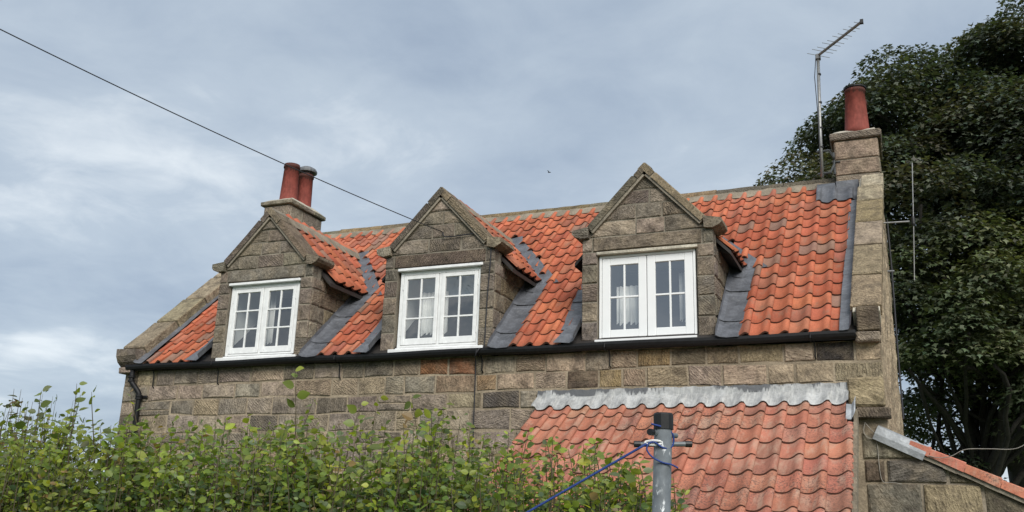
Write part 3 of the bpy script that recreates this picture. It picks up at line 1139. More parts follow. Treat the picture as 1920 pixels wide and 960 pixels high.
    for i in range(nseg + 1):
        y = yf0 + (yf1 - yf0) * i / nseg
        w = random.uniform(-.008, .008)
        for dx, dz in ((-0.19, -0.15), (-0.11, -0.05), (-0.045, 0.03 + w), (0.045, 0.03 - w), (0.11, -0.05 + w), (0.19 + 1.5 * w, -0.145)):
            vs.append((c + dx, y, DZR + dz + 0.03))
    for i in range(nseg):
        for j in range(5):
            a = i * 6 + j
            fs.append((a, a + 1, a + 7, a + 6))
    fs.append((0, 5, 4, 3, 2, 1))
    fs.append(tuple(nseg * 6 + j for j in range(6)))
    fb.add(vs, fs)
    fb.build('ridge_mortar', M['fillet'], dr)
    # lead soffit and fascia board at the right eave
    b = MB()
    b.add([(c + DHW, 0.3, 4.86), (c + 0.95, 0.30, 4.76), (c + 0.95, 1.02, 4.76), (c + DHW, 1.02, 4.86),
           (c + DHW, 0.3, 4.82), (c + 0.94, 0.30, 4.735), (c + 0.94, 1.02, 4.735), (c + DHW, 1.02, 4.82)],
          [(0, 1, 2, 3), (7, 6, 5, 4), (0, 4, 5, 1), (1, 5, 6, 2)])
    b.build('eave_board', M['fillet'] if di < 2 else M['wood'], dr)
    for sg in (1, -1):
        # cheek flashing: upstand against the cheek and tray on the roof, in two lapped lengths, dressed over the gutter
        for seg, (y0, y1) in enumerate(((-0.15, 0.14), (0.11, 0.68), (0.64, 1.17))):
            rowsp = []
            for i in range(9):
                y = y0 + (y1 - y0) * i / 8
                hb = 0.026 + (0.016 if i == 0 else 0.006 if i == 1 else 0)
                wd = 0.24 + 0.08 * y + random.uniform(-.008, .008)
                cx = c + sg * (DHW + 0.016)
                jj = lambda: random.uniform(-.004, .004)
                xs_ = [(0.004 + jj() * .5, 0.10 + jj()), (0.012, hb + 0.03), (0.055 + jj(), hb + 0.004 + jj()), (wd * 0.55, hb - 0.006 + jj()), (wd + 0.03, hb - 0.002)]
                if seg == 0 and i < 3:
                    xs_ = [(0.004, 0.06 + 0.02 * i)] + xs_[1:]
                row = [rp(cx + sg * dx, y, h) for dx, h in xs_]
                if sg < 0:
                    row = row[::-1]
                rowsp.append(row)
            if sg < 0 and seg == 0:
                # left-hand foot is worked over the first tiles
                rowsp = [[rp(c - DHW - 0.018 - dx * (1.0 - 0.35 * (i / 8.0)), -0.15 + (y1 + 0.15) * i / 8, h) for dx, h in ((0.27, 0.075), (0.16, 0.07), (0.07, 0.06), (0.012, 0.09), (0.004, 0.16))] for i in range(9)]
            lead_strip('lead_flashing', rowsp, dormer)
        if sg < 0:
            continue
        # valley between dormer slope and main slope
        rowsp = []
        for i in range(12):
            t = i / 11
            z = 4.74 + (5.86 - 4.74) * t
            hw = max(0.0, (DZR - z) / DSL)
            y = (z - RZ0) / RT - 0.1
            inn = rp(c + sg * (hw - 0.06), y - 0.02, 0.02)
            midp = rp(c + sg * (hw + 0.06), y, 0.022)
            oo = rp(c + sg * (hw + 0.25 - 0.04 * t), y + 0.03, 0.030)
            row = [inn, midp, oo]
            rowsp.append(row if sg > 0 else row[::-1])
        lead_strip('valley_lead', rowsp, dormer)
        # saddle where cheek gutter meets valley
        rowsp = []
        for i in range(6):
            t = i / 5
            y = 0.93 + 0.32 * t
            row = [rp(c + sg * (DHW - 0.1), y, 0.055 + 0.05 * t), rp(c + sg * (DHW + 0.06), y, 0.045), rp(c + sg * (DHW + 0.18), y - 0.02, 0.028), rp(c + sg * (DHW + 0.25 - 0.08 * abs(t - 0.45)), y - 0.01, 0.012)]
            rowsp.append(row if sg > 0 else row[::-1])
        lead_strip('lead_saddle', rowsp, dormer)
    # inside of the dormer: painted reveal, ceiling and the dim room behind
    b = MB()
    xa, xb = c - 0.625, c + 0.625
    b.box((xa - 0.02, 0.13, 2.7), (xa, 1.25, 4.93))
    b.box((xb, 0.13, 2.7), (xb + 0.02, 1.25, 4.93))
    b.box((xa, 0.14, 4.90), (xb, 1.6, 4.93))
    b.build('room_lining', M['plaster'], dormer)
    b = MB()
    b.box((c - 0.78, 2.5, 2.5), (c + 0.78, 2.53, 5.3))
    b.box((c - 0.78, 1.27, 2.5), (c - 0.76, 2.5, 4.86))
    b.box((c + 0.76, 1.27, 2.5), (c + 0.78, 2.5, 4.86))
    b.box((c - 0.78, 0.3, 2.48), (c + 0.78, 2.5, 2.50))
    b.build('room_shell', M['darkroom'], dormer)


# ---- windows
def window(x0, x1, z0, z1, modern):
    yf = 0.03
    mat = M['upvc'] if modern else M['white']
    fwid = 0.045 if not modern else 0.03
    b = MB()
    for a, c_ in (((x0, yf, z0), (x0 + fwid, yf + 0.07, z1)), ((x1 - fwid, yf, z0), (x1, yf + 0.07, z1)), ((x0 + fwid, yf + 0.002, z1 - fwid), (x1 - fwid, yf + 0.068, z1)), ((x0 + fwid, yf + 0.002, z0), (x1 - fwid, yf + 0.068, z0 + fwid * 0.8))):
        b.bbox(a, c_, 0.004)
    xm = (x0 + x1) / 2
    if not modern:
        b.bbox((xm - 0.018, yf + 0.006, z0 + fwid * 0.8), (xm + 0.018, yf + 0.066, z1 - fwid), 0.004)
    win = b.build('window', mat, cottage)
    st_, rl, brl = (0.052, 0.052, 0.085) if not modern else (0.098, 0.088, 0.095)
    gap = 0.004
    mid = 0.018 if not modern else 0.0
    for (a, c_) in ((x0 + fwid + gap, xm - mid - gap), (xm + mid + gap, x1 - fwid - gap)):
        za, zb = z0 + fwid * 0.8 + gap, z1 - fwid - gap
        ys_ = yf - (0.004 if not modern else -0.006)
        s = MB()
        s.bbox((a, ys_, za), (a + st_, ys_ + 0.045, zb), 0.005)
        s.bbox((c_ - st_, ys_, za), (c_, ys_ + 0.045, zb), 0.005)
        s.bbox((a + st_, ys_ + 0.002, zb - rl), (c_ - st_, ys_ + 0.043, zb), 0.005)
        s.bbox((a + st_, ys_ + 0.002, za), (c_ - st_, ys_ + 0.043, za + brl), 0.005)
        s.build('sash', mat, win)
        gx0, gx1, gz0, gz1 = a + st_, c_ - st_, za + brl, zb - rl
        bw = 0.011
        nzr = 2 if modern else 3
        xs_ = [gx0, (gx0 + gx1) / 2, gx1]
        zs_ = [gz0 + (gz1 - gz0) * i / nzr for i in range(nzr + 1)]
        s = MB()
        s.bbox((xs_[1] - bw, ys_ + 0.008, gz0), (xs_[1] + bw, ys_ + 0.035, gz1), 0.003)
        s.build('glazing_bar', mat, win)
        for zq in zs_[1:-1]:
            s = MB()
            s.bbox((gx0, ys_ + 0.010, zq - bw), (gx1, ys_ + 0.033, zq + bw), 0.003)
            s.build('glazing_bar', mat, win)
        for i in range(2):
            for j in range(nzr):
                s = MB()
                tl = random.uniform(-0.0012, 0.0012) if not modern else 0
                q = [(xs_[i] - 0.002, ys_ + 0.022 + tl, zs_[j] - 0.002), (xs_[i + 1] + 0.002, ys_ + 0.022 - tl, zs_[j] - 0.002), (xs_[i + 1] + 0.002, ys_ + 0.022 - tl * 0.5, zs_[j + 1] + 0.002), (xs_[i] - 0.002, ys_ + 0.022 + tl * 0.5, zs_[j + 1] + 0.002)]
                s.add(q, [(0, 1, 2, 3)])
                s.build('pane', M['dglass'] if modern else M['glass'], win)
    # head board and sill
    s = MB()
    s.bbox((x0 - 0.02, -0.032, z1 + 0.003), (x1 + 0.035, yf + 0.06, z1 + 0.04), 0.005)
    s.build('head_board', M['white'] if not modern else M['haunch'], win)
    s = MB()
    if modern:
        s.bbox((x0 - 0.035, -0.045, z0 - 0.03), (x1 + 0.01, yf + 0.06, z0 - 0.003), 0.004)
    else:
        s.bbox((x0 - 0.085, -0.055, z0 - 0.075), (x1 + 0.09, yf + 0.06, z0 - 0.022), 0.006)
        s.bbox((x0, -0.01, z0 - 0.022), (x1, yf + 0.06, z0 - 0.002), 0.004)
    s.build('sill', mat, win)
    # casement hinges
    if not modern:
        for xx in (x0 + fwid, x1 - fwid):
            for zq in (z0 + 0.2, z1 - 0.2):
                s = MB()
                s.tube([(xx, yf - 0.006, zq - 0.04), (xx, yf - 0.006, zq + 0.04)], 0.006, 6)
                s.build('hinge', M['white'], win)
    return win


window(2.226, 3.382, 3.752, 4.768, False)
window(4.984, 6.154, 3.755, 4.772, False)
window(7.718, 8.882, 3.735, 4.772, True)


def curtain(name, x0, x1, y, z0, z1, label):
    b = MB()
    n = 40
    vs, fs = [], []
    for i in range(n + 1):
        t = i / n
        for z, amp in ((z1, 0.018), ((z0 + z1) / 2, 0.028), (z0, 0.034)):
            yy = y + amp * math.sin(t * 2 * math.pi * max(3, (x1 - x0) / 0.065)) + 0.012 * math.sin(11 * t + z)
            vs.append((x0 + (x1 - x0) * t, yy, z))
    for i in range(n):
        for j in range(2):
            a = i * 3 + j
            fs.append((a, a + 1, a + 4, a + 3))
    b.add(vs, fs)
    o = b.build(name, M['cloth'], None, smooth=True)
    md = o.modifiers.new('thickness', 'SOLIDIFY')
    md.thickness = 0.004
    return tag(o, label, 'curtain')


curtain('curtain', 5.17, 5.57, 0.27, 3.6, 4.54, 'white pleated curtain hanging behind the centre bar of the middle dormer window')
curtain('curtain', 7.87, 8.20, 0.27, 3.6, 4.44, 'wide white curtain in the left casement of the chunky framed dormer window')
curtain('curtain', 8.64, 8.75, 0.27, 3.6, 4.56, 'narrow white curtain on the right inside the chunky framed dormer window')
curtain('curtain', 2.69, 2.83, 0.27, 3.6, 4.80, 'pale narrow curtain in the dormer window nearest the twin chimney pots')
b = MB()
b.bbox((5.12, 0.35, 4.47), (6.15, 0.37, 4.74), 0.006)
b.tube([(5.12, 0.36, 4.75), (6.15, 0.36, 4.75)], 0.016, 10)
tag(b.build('roller_blind', M['blind']), 'blue roller blind pulled part way down in the middle dormer', 'blind')

# ---- gutter, rods, downpipe
b = MB()
sec = [(-0.155, 3.682), (-0.157, 3.650), (-0.146, 3.620), (-0.118, 3.601), (-0.075, 3.601), (-0.045, 3.620), (-0.035, 3.66), (-0.040, 3.66), (-0.05, 3.625), (-0.078, 3.609), (-0.115, 3.609), (-0.139, 3.625), (-0.148, 3.65), (-0.147, 3.682)]
vs, fs = [], []
nx = 30
for i in range(nx + 1):
    x = 0.62 + (10.572 - 0.62) * i / nx
    sag = 0.010 * math.sin(i * 0.9) - 0.02 * (1 - i / nx)
    for yy, z in sec:
        vs.append((x, yy, z + sag * 0.6))
ns = len(sec)
for i in range(nx):
    for j in range(ns):
        a, b2 = i * ns + j, i * ns + (j + 1) % ns
        fs.append((a, b2, b2 + ns, a + ns))
fs += [tuple(range(ns - 1, -1, -1)), tuple(range(nx * ns, nx * ns + ns))]
b.add(vs, fs)
gutter = b.build('gutter', M['black'], cottage)
for xe in (0.61, 10.566):
    s = MB()
    s.prism([(y_, z_) for y_, z_ in sec[:7]], (V3((xe, 0, -0.004)), V3((0, 1, 0)), V3((0, 0, 1)), V3((1, 0, 0))), 0.0, 0.012)
    s.build('gutter_end', M['black'], gutter)
for xj in (2.2, 4.2, 6.24, 7.87, 10.15):
    s = MB()
    s.tube([(xj - 0.03, -0.158, 3.665), (xj - 0.03, -0.16, 3.62), (xj - 0.03, -0.13, 3.596), (xj - 0.03, -0.075, 3.591)], 0.009, 6)
    s.build('gutter_clip', M['black'], gutter)
for i, (xr_, zb) in enumerate(((1.06, 3.34), (2.21, 3.36), (4.19, 3.38), (6.24, 3.40), (7.87, 3.40), (10.15, 3.415))):
    s = MB()
    s.tube([(xr_, -0.08, 3.60), (xr_ + 0.005, -0.045, 3.54), (xr_, -0.035, zb + 0.02), (xr_ + 0.004, -0.005, zb)], 0.0085, 6)
    s.build('gutter_rod', M['black'], gutter)
b = MB()
pts = [(0.712, -0.10, 3.60), (0.712, -0.10, 3.46), (0.725, -0.10, 3.42), (0.84, -0.085, 3.30), (0.865, -0.075, 3.26), (0.868, -0.07, 3.20), (0.868, -0.07, 0.1)]
b.tube(pts, 0.036, 12)
dp = b.build('downpipe', M['black'], cottage, smooth=True)
for x, y, z in ((0.712, -0.10, 3.50), (0.712, -0.10, 3.44), (0.868, -0.07, 3.225), (0.868, -0.07, 3.19)):
    s = MB()
    s.lathe(x, y, [(0.040, z - 0.018), (0.050, z - 0.012), (0.050, z + 0.012), (0.040, z + 0.018)], 14)
    s.build('collar', M['black'], dp)
s = MB()
s.bbox((0.78, -0.04, 3.20), (0.98, -0.012, 3.235), 0.005)
s.build('pipe_bracket', M['black'], dp)


# ---- chimneys
def chimney(x0, x1, y0, y1, zbase, ztop, rowsz, cap, capz, col):
    b = MB()
    b.box((x0 + 0.008, y0 + 0.008, zbase), (x1 - 0.008, y1 - 0.008, ztop + 0.002))
    ch = b.build('chimney', M['mortar_grey'], cottage)
    FR = (V3((0, y0, 0)), V3((1, 0, 0)), V3((0, 0, 1)), V3((0, -1, 0)))
    RI = (V3((x1, 0, 0)), V3((0, 1, 0)), V3((0, 0, 1)), V3((1, 0, 0)))
    LE = (V3((x0, 0, 0)), V3((0, -1, 0)), V3((0, 0, 1)), V3((-1, 0, 0)))
    for i in range(len(rowsz) - 1):
        za, zb = rowsz[i] + 0.006, rowsz[i + 1] - 0.006
        s = MB()
        s.stone([(x0, za), (x1, za), (x1, zb), (x0, zb)], FR, 0.06, 0.010)
        s.build('stone', M['stone'], ch, jit(random.choice(col)))
        cut = y0 + (y1 - y0) * (0.42, 0.58)[i % 2]
        for F, q in ((RI, (y0 + 0.012, cut - 0.006)), (RI, (cut + 0.006, y1)), (LE, (-cut + 0.006, -y0 - 0.012)), (LE, (-y1, -cut - 0.006))):
            s = MB()
            s.stone([(q[0], za), (q[1], za), (q[1], zb), (q[0], zb)], F, 0.06, random.uniform(0.002, 0.012))
            s.build('stone', M['stone'], ch, jit(random.choice(col)))
    # cap slabs
    ox = cap
    ycut = [y0 - ox, y0 + (y1 - y0) * 0.36, y0 + (y1 - y0) * 0.66, y1 + ox]
    for a, c_ in zip(ycut, ycut[1:]):
        block(ch, 'cap_stone', (x0 - ox, a + 0.004, capz[0]), (x1 + ox, c_ - 0.004, capz[1]), jit((0.20, 0.175, 0.135), 0.06), 0.016, 0.005)
    # flaunching: domed mortar
    b = MB()
    vs, fs = [], []
    n = 10
    for i in range(n + 1):
        for j in range(n + 1):
            u, v = i / n * 2 - 1, j / n * 2 - 1
            hgt = (1 - max(abs(u), abs(v)) ** 2.6) * 0.15
            vs.append(((x0 + x1) / 2 + u * (x1 - x0 + 1.2 * ox) / 2, (y0 + y1) / 2 + v * (y1 - y0 + 1.2 * ox) / 2, capz[1] + hgt + random.uniform(-.004, .004) - 0.006))
    for i in range(n):
        for j in range(n):
            a = i * (n + 1) + j
            fs.append((a, a + n + 1, a + n + 2, a + 1))
    b.add(vs, fs)
    b.build('flaunching', M['haunch'], ch, smooth=True)
    return ch


ch_l = chimney(0.50, 1.065, 2.68, 3.69, 6.0, 7.06, [6.10, 6.40, 6.70, 7.055], 0.06, (7.06, 7.145), [GREYB, GREY])
ch_r = chimney(10.365, 10.955, 2.80, 3.70, 6.0, 7.055, [6.25, 6.52, 6.76, 7.05], 0.055, (7.055, 7.165), [(0.28, 0.225, 0.165), (0.25, 0.20, 0.15), (0.265, 0.208, 0.148)])


def pot(ch, x, y, z, h, r0, r1, lean=0.0):
    s = MB()
    s.lathe(0, 0, [(r0 * 1.04, -0.08), (r0 * 1.04, 0.0), (r0, 0.02), (r1, h - 0.075), (r1 * 1.10, h - 0.068), (r1 * 1.10, h - 0.03), (r1 * 1.05, h - 0.022), (r1 * 1.05, h), (r1 * 0.82, h), (r1 * 0.80, h - 0.25)], 28, top=True)
    s.v = [(p[0] + x + lean * p[2], p[1] + y, p[2] + z) for p in s.v]
    o = s.build('chimney_pot', M['pot'], ch, smooth=False)
    sm = np.array([len(p.vertices) == 4 for p in o.data.polygons])
    o.data.polygons.foreach_set('use_smooth', sm)
    return o


pot(ch_l, 0.775, 2.99, 7.22, 0.74, 0.165, 0.138, 0.012)
pot(ch_l, 0.80, 3.42, 7.22, 0.70, 0.150, 0.135, 0.01)
pot(ch_r, 10.69, 2.98, 7.26, 0.66, 0.168, 0.135, 0.015)
pot(ch_r, 10.70, 3.40, 7.24, 0.66, 0.15, 0.13, 0.02)
# cowl on the rear left pot
s = MB()
s.lathe(0.815, 3.42, [(0.10, 7.90), (0.105, 7.95), (0.19, 7.955), (0.195, 7.985), (0.17, 8.03), (0.10, 8.07), (0.03, 8.085)], 20)
s.build('cowl', M['steel'], ch_l)
s = MB()
s.lathe(10.703, 2.98, [(0.132, 7.90), (0.16, 7.905), (0.163, 7.925), (0.132, 7.94), (0.11, 7.93)], 24)
s.build('pot_rim', M['rubber'], ch_r)
# lead apron at the foot of the right chimney
rowsp = []
for i in range(33):
    x = 10.10 + (10.66 - 10.10) * i / 32
    y0 = 2.47 + 0.02 * math.sin(i * 0.43)
    ux = ((x - 10.317 - 0.018 * 2.47 * ((x - 5) / 5)) / WM) % 1.0
    bump = 0.036 + (prof_z(ux) if ux > 0.05 else prof_z(1 + ux))
    if x < 10.36:
        row = [rp(x, y0, bump), rp(x, 2.66, bump + 0.02), rp(x, 2.80, 0.10), rp(x, 2.92, 0.07)]
    else:
        row = [rp(x, y0, bump), rp(x, 2.66, bump), V3((x, 2.782, roofz(2.782) + 0.07)), V3((x, 2.785, roofz(2.785) + 0.16))]
    rowsp.append([row[k] for k in range(4)])
rowsp = [list(r) for r in rowsp]
lead_strip('lead_apron', [r for r in zip(*rowsp)][::1] if False else [list(q) for q in zip(*rowsp)], ch_r)


# ================================================================== LEAN-TO
lean = empty('lean_to', (8.8, -1.1, 0), 'stone lean-to extension under a faded pink pantile roof', 'lean-to')
b = MB()
b.box((7.10, -2.35, 0), (10.50, -2.05, 1.50))
lw = b.build('front_wall', M['mortar'], lean)
for zi in range(6):
    row = randrow(7.10, 10.50)
    for i in range(len(row) - 1):
        s = MB()
        s.stone([(row[i] + 0.008, 0.25 * zi + 0.008), (row[i + 1] - 0.008, 0.25 * zi + 0.008), (row[i + 1] - 0.008, 0.25 * zi + 0.242), (row[i] + 0.008, 0.25 * zi + 0.242)], (V3((0, -2.35, 0)), V3((1, 0, 0)), V3((0, 0, 1)), V3((0, -1, 0))), 0.05, 0.012)
        s.build('stone', M['stone'], lw, jit(random.choice([GREY, TAN])))
b = MB()
for x0, x1 in ((7.10, 7.35), (10.22, 10.48)):
    b.prism([(-2.05, 0), (-0.02, 0), (-0.02, leanz(-0.02) - 0.08), (-2.05, leanz(-2.05) - 0.08)], (V3((0, 0, 0)), V3((0, 1, 0)), V3((0, 0, 1)), V3((1, 0, 0))), x0, x1)
b.build('side_wall', M['mortar'], lean)
b = MB()
q = [(7.04, 0.0, leanz(0) - 0.04), (10.515, 0.0, leanz(0) - 0.04), (10.515, -2.55, leanz(-2.55) - 0.04), (7.04, -2.55, leanz(-2.55) - 0.04)]
b.add(q + [(p[0], p[1], p[2] - 0.06) for p in q], [(0, 3, 2, 1), (4, 5, 6, 7), (0, 1, 5, 4), (1, 2, 6, 5), (2, 3, 7, 6), (3, 0, 4, 7)])
lroof = b.build('roof', M['wood'], lean)
# pointing where the last tiles meet the wall on the right
b = MB()
for i in range(20):
    y0, y1 = -2.5 + 2.2 * i / 20, -2.5 + 2.2 * (i + 1) / 20
    b.box((10.512 + random.uniform(-.004, .004), y0, leanz(y0) - 0.07), (10.548, y1 + 0.001 * i, leanz(y1) + 0.012 + random.uniform(-.008, .008)))
b.build('verge_mortar', M['fillet'], lean)
# lead apron dressed over the tile tops
xs_ = np.linspace(6.975, 10.462, 150)
rowsp = [[], [], [], [], []]
LN = V3((0, -LT, 1)).normalized()
LU = V3((0, 1, LT)).normalized()
for x in xs_:
    u = ((x - (10.515 - LW * 1.05)) / LW) % 1.0
    pz = prof_z(u) if u > 0.05 else prof_z(1.0 + u)
    base = V3((x, 0, leanz(0)))
    w = 0.004 * math.sin(x * 23) + 0.003 * math.sin(x * 57)
    rowsp[0].append(base + LU * (-0.235 + w + (0.012 if pz > 0.03 else 0)) + LN * (pz + 0.030))
    rowsp[1].append(base + LU * (-0.15) + LN * (pz * 0.95 + 0.040))
    rowsp[2].append(base + LU * (-0.075) + LN * (pz * 0.5 + 0.055))
    rowsp[3].append(V3((x, -0.030, 3.075 + w)))
    rowsp[4].append(V3((x, -0.022, 3.150 + w)))
lead_strip('lead_apron', rowsp, lean, M['apron'])
rowsp = []
for i in range(5):
    y = -0.25 - 0.07 * i
    rowsp.append([V3((10.44, y, leanz(y) + 0.055)), V3((10.49, y, leanz(y) + 0.05)), V3((10.517, y + 0.02, leanz(y) + 0.10)), V3((10.53, y + 0.1, leanz(y) + 0.15))])
lead_strip('lead_flashing', rowsp, lean, M['leadpale'])

# ================================================================== SIDE OUTBUILDING
side = empty('outbuilding', (12.0, 1.3, 0), 'low stone outbuilding with its sloping roof edge falling away from the gable', 'outbuilding')
SLP = -0.486


def sidez(x):
    return 2.578 + SLP * (x - 10.705)


b = MB()
b.prism([(10.545, 0), (14.2, 0), (14.2, sidez(14.2)), (10.72, sidez(10.72)), (10.72, 2.76), (10.545, 2.76)], FRONT, -0.30, -0.010)
sw = b.build('front_wall', M['fillet'], side)
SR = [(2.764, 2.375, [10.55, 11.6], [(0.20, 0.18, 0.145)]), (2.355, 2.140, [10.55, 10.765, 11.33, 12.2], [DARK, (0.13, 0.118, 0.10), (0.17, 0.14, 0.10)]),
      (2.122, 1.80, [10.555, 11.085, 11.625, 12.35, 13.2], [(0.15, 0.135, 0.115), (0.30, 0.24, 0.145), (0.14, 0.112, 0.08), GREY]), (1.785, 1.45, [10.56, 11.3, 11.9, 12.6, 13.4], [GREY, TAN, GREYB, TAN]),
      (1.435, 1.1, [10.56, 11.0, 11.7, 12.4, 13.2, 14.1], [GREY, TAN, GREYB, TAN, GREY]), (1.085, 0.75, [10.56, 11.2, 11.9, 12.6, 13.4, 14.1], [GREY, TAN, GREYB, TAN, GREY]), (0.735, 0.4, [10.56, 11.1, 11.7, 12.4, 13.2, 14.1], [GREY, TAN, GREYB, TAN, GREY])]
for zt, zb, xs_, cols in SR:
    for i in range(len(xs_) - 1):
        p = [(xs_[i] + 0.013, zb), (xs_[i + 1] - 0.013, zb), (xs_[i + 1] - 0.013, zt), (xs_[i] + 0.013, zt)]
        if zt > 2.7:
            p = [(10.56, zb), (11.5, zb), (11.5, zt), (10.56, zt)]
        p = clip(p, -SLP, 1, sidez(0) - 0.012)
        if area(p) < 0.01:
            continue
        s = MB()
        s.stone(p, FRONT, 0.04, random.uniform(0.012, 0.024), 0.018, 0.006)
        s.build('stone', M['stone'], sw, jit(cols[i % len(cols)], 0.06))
b = MB()
ln = math.hypot(1, SLP)
us = V3((1 / ln, 0, SLP / ln)); ns_ = V3((-SLP / ln, 0, 1 / ln))
SF = (V3((10.70, 0, sidez(10.70))), us, V3((0, 1, 0)), ns_)
b.prism([(0.42, -0.02), (3.9, -0.02), (3.9, 2.9), (0.10, 2.9), (0.10, 0.1), (0.42, 0.1)], SF, 0.004, 0.05)
sroof = b.build('roof', M['wood'], side)
b = MB()
for i in range(26):
    a0, a1 = 0.40 + 0.13 * i, 0.40 + 0.13 * (i + 1)
    b.prism([(a0, -0.055 + random.uniform(-.004, .004)), (a1, -0.055 + random.uniform(-.004, .004)), (a1, 0.1), (a0, 0.1)], SF, -0.012 + random.uniform(-.003, .003), 0.072 + random.uniform(-.004, .004))
b.build('verge_mortar', M['mortar_grey'], side)
# tiles of the outbuilding, laid from the verge back
Lg = 0.335
for r in range(10):
    for kk in range(10):
        s0 = 0.50 + Lg * r
        if s0 - Lg > 3.6:
            continue
        s = MB()
        y0 = -0.075 + 0.205 * kk
        vs, fs, n = tile_geo(0.205, Lg + 0.06 if r else 0.2)
        fr = Matrix((V3((0, 1, 0)), -us, ns_)).transposed()
        tl = Matrix.Rotation(-0.05, 3, 'X')
        oo = SF[0] + us * s0 + V3((0, y0, 0)) + ns_ * 0.092
        s.add([oo + fr @ (tl @ V3((v[0], v[1] , v[2]))) for v in vs], fs)
        if kk == 0:
            # closed verge edge
            e0 = [oo + fr @ (tl @ V3(p)) for p in ((-0.004, 0, 0.026), (-0.004, 0, -0.065), (-0.004, Lg - 0.005 if r else 0.2, -0.045), (-0.004, Lg - 0.005 if r else 0.2, 0.026), (0.06, 0, 0.012), (0.06, 0, -0.065))]
            s.add(e0, [(0, 3, 2, 1), (0, 1, 5, 4)])
        s.build('tile', M['oldtile'], sroof, jit((0.50, 0.185, 0.12), 0.06))
# lead capping at the top of the verge
capp = []
for i in range(5):
    a = -0.03 + 0.50 * i / 4
    o0 = SF[0] + us * a
    capp.append([o0 + V3((0, -0.075, 0)) + ns_ * (-0.03), o0 + V3((0, -0.085, 0)) + ns_ * 0.03, o0 + V3((0, -0.07, 0)) + ns_ * 0.105, o0 + V3((0, -0.01, 0)) + ns_ * 0.125, o0 + V3((0, 0.25, 0)) + ns_ * 0.13])
lead_strip('lead_capping', capp, side, M['leadpale'])

# ================================================================== put the tiles in place
bpy.context.view_layer.update()
dg = bpy.context.evaluated_depsgraph_get()
score = []
for i, (mt3, o, key, col, fam) in enumerate(tiles):
    cpt = o + mt3 @ V3((key[2] * (key[0] + key[1]) / 2, key[3] * 0.35, 0.08))
    d = cpt - CAM
    L = d.length
    px = (d.dot(rt) / d.dot(fw)) * 1734.2
    py = (d.dot(up) / d.dot(fw)) * 1734.2
    vis = abs(px) < 980 and abs(py) < 500
    if vis:
        hit = S.ray_cast(dg, CAM, d.normalized(), distance=L - 0.12)
        vis = not hit[0]
    score.append((0 if vis else 1, L, i))
MESH = {}


def tmesh(key, old):
    k = (key, old, random.randrange(3) if key[0] == 0 and key[1] == 1.05 else 0)
    if k not in MESH:
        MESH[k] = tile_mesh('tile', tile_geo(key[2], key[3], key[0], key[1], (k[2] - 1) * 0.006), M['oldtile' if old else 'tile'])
    return MESH[k]


def parent_of(fam):
    return lroof if fam == 'lean' else roof if fam == 'main' else DROOF[int(fam[-1])]


single = {'cottage': [], 'lean': []}
for vis, L, i in sorted(score):
    f = 'lean' if tiles[i][4] == 'lean' else 'cottage'
    if vis == 0 and len(single[f]) < 300:
        single[f].append(i)
chosen = set(single['cottage']) | set(single['lean'])
for i in sorted(chosen):
    mt3, o, key, col, fam = tiles[i]
    ob = bpy.data.objects.new('tile', tmesh(key, fam == 'lean'))
    COL.objects.link(ob)
    ob.color = (*col, 1)
    place(ob, o, parent_of(fam), mt3)
rest = {}
for i, (mt3, o, key, col, fam) in enumerate(tiles):
    if i in chosen:
        continue
    b = rest.setdefault(fam, MB())
    b.cur = col
    vs, fs, n = tile_geo(key[2], key[3], key[0], key[1])
    b.add([o + mt3 @ V3(v) for v in vs], fs)
for fam, b in rest.items():
    b.build('tiling', M['oldtile_attr' if fam == 'lean' else 'tile_attr'], parent_of(fam), kind='stuff')

# ================================================================== AERIALS AND WIRES
ae = empty('television_aerial', (10.19, 2.7, 6.5), 'television aerial with toothed boom on a tall grey mast by the chimney', 'aerial')
s = MB()
s.tube([(10.185, 2.70, 6.50), (10.20, 2.70, 7.2), (10.24, 2.70, 8.43)], 0.024, 10)
mast = s.build('mast', M['alu'], ae, smooth=True)
bd = V3((0.63, -0.776, 0.0)).normalized()
bo = V3((10.235, 2.70, 8.405))
s = MB()
s.tube([bo - bd * 0.03, bo + bd * 1.02], 0.021, 6)
s.build('boom', M['alu'], ae)
s = MB()
s.bbox(tuple(bo + bd * 1.02 - V3((0.02, 0.02, 0.03))), tuple(bo + bd * 1.02 + V3((0.025, 0.025, 0.035))), 0.005)
s.build('boom_cap', M['rubber'], ae)
s = MB()
s.bbox((10.205, 2.66, 8.34), (10.275, 2.74, 8.42), 0.006)
s.build('boom_clamp', M['steel'], ae)
ed = V3((0.776, 0.63, 0))
for i in range(10):
    t = 0.02 + 0.105 * i
    hl = 0.19 - 0.0125 * i
    s = MB()
    ctr = bo + bd * t + V3((0, 0, 0.01 if i % 2 else -0.006))
    s.tube([ctr - ed * hl, ctr + ed * hl], 0.0042, 5)
    s.build('element', M['alu'], ae)
for z_ in (8.1, 7.65, 7.25, 6.95):
    s = MB()
    s.lathe(10.19 + 0.03 * (z_ - 6.5), 2.70, [(0.0275, z_ - 0.012), (0.0275, z_ + 0.012)], 10)
    s.build('mast_tie', M['rubber'], ae)
s = MB()
s.tube([(10.21, 2.672, 8.38), (10.175, 2.668, 8.05), (10.185, 2.672, 7.4), (10.17, 2.672, 6.6)], 0.006, 5)
s.build('coaxial_cable', M['cable'], ae)
s = MB()
for z_ in (6.885, 6.545):
    zz_ = z_
    s.tube([(10.13, 2.70, z_), (10.30, 2.70, z_ + 0.005), (10.352, 2.745, z_ + (-0.09 if z_ > 6.7 else 0.12)), (10.352, 2.785, z_ + (-0.12 if z_ > 6.7 else 0.15))], 0.018, 6)
s.tube([(10.352, 2.785, 6.88), (10.352, 2.785, 6.55)], 0.018, 6)
s.tube([(10.345, 2.785, 6.74), (10.44, 2.782, 6.73)], 0.012, 6)
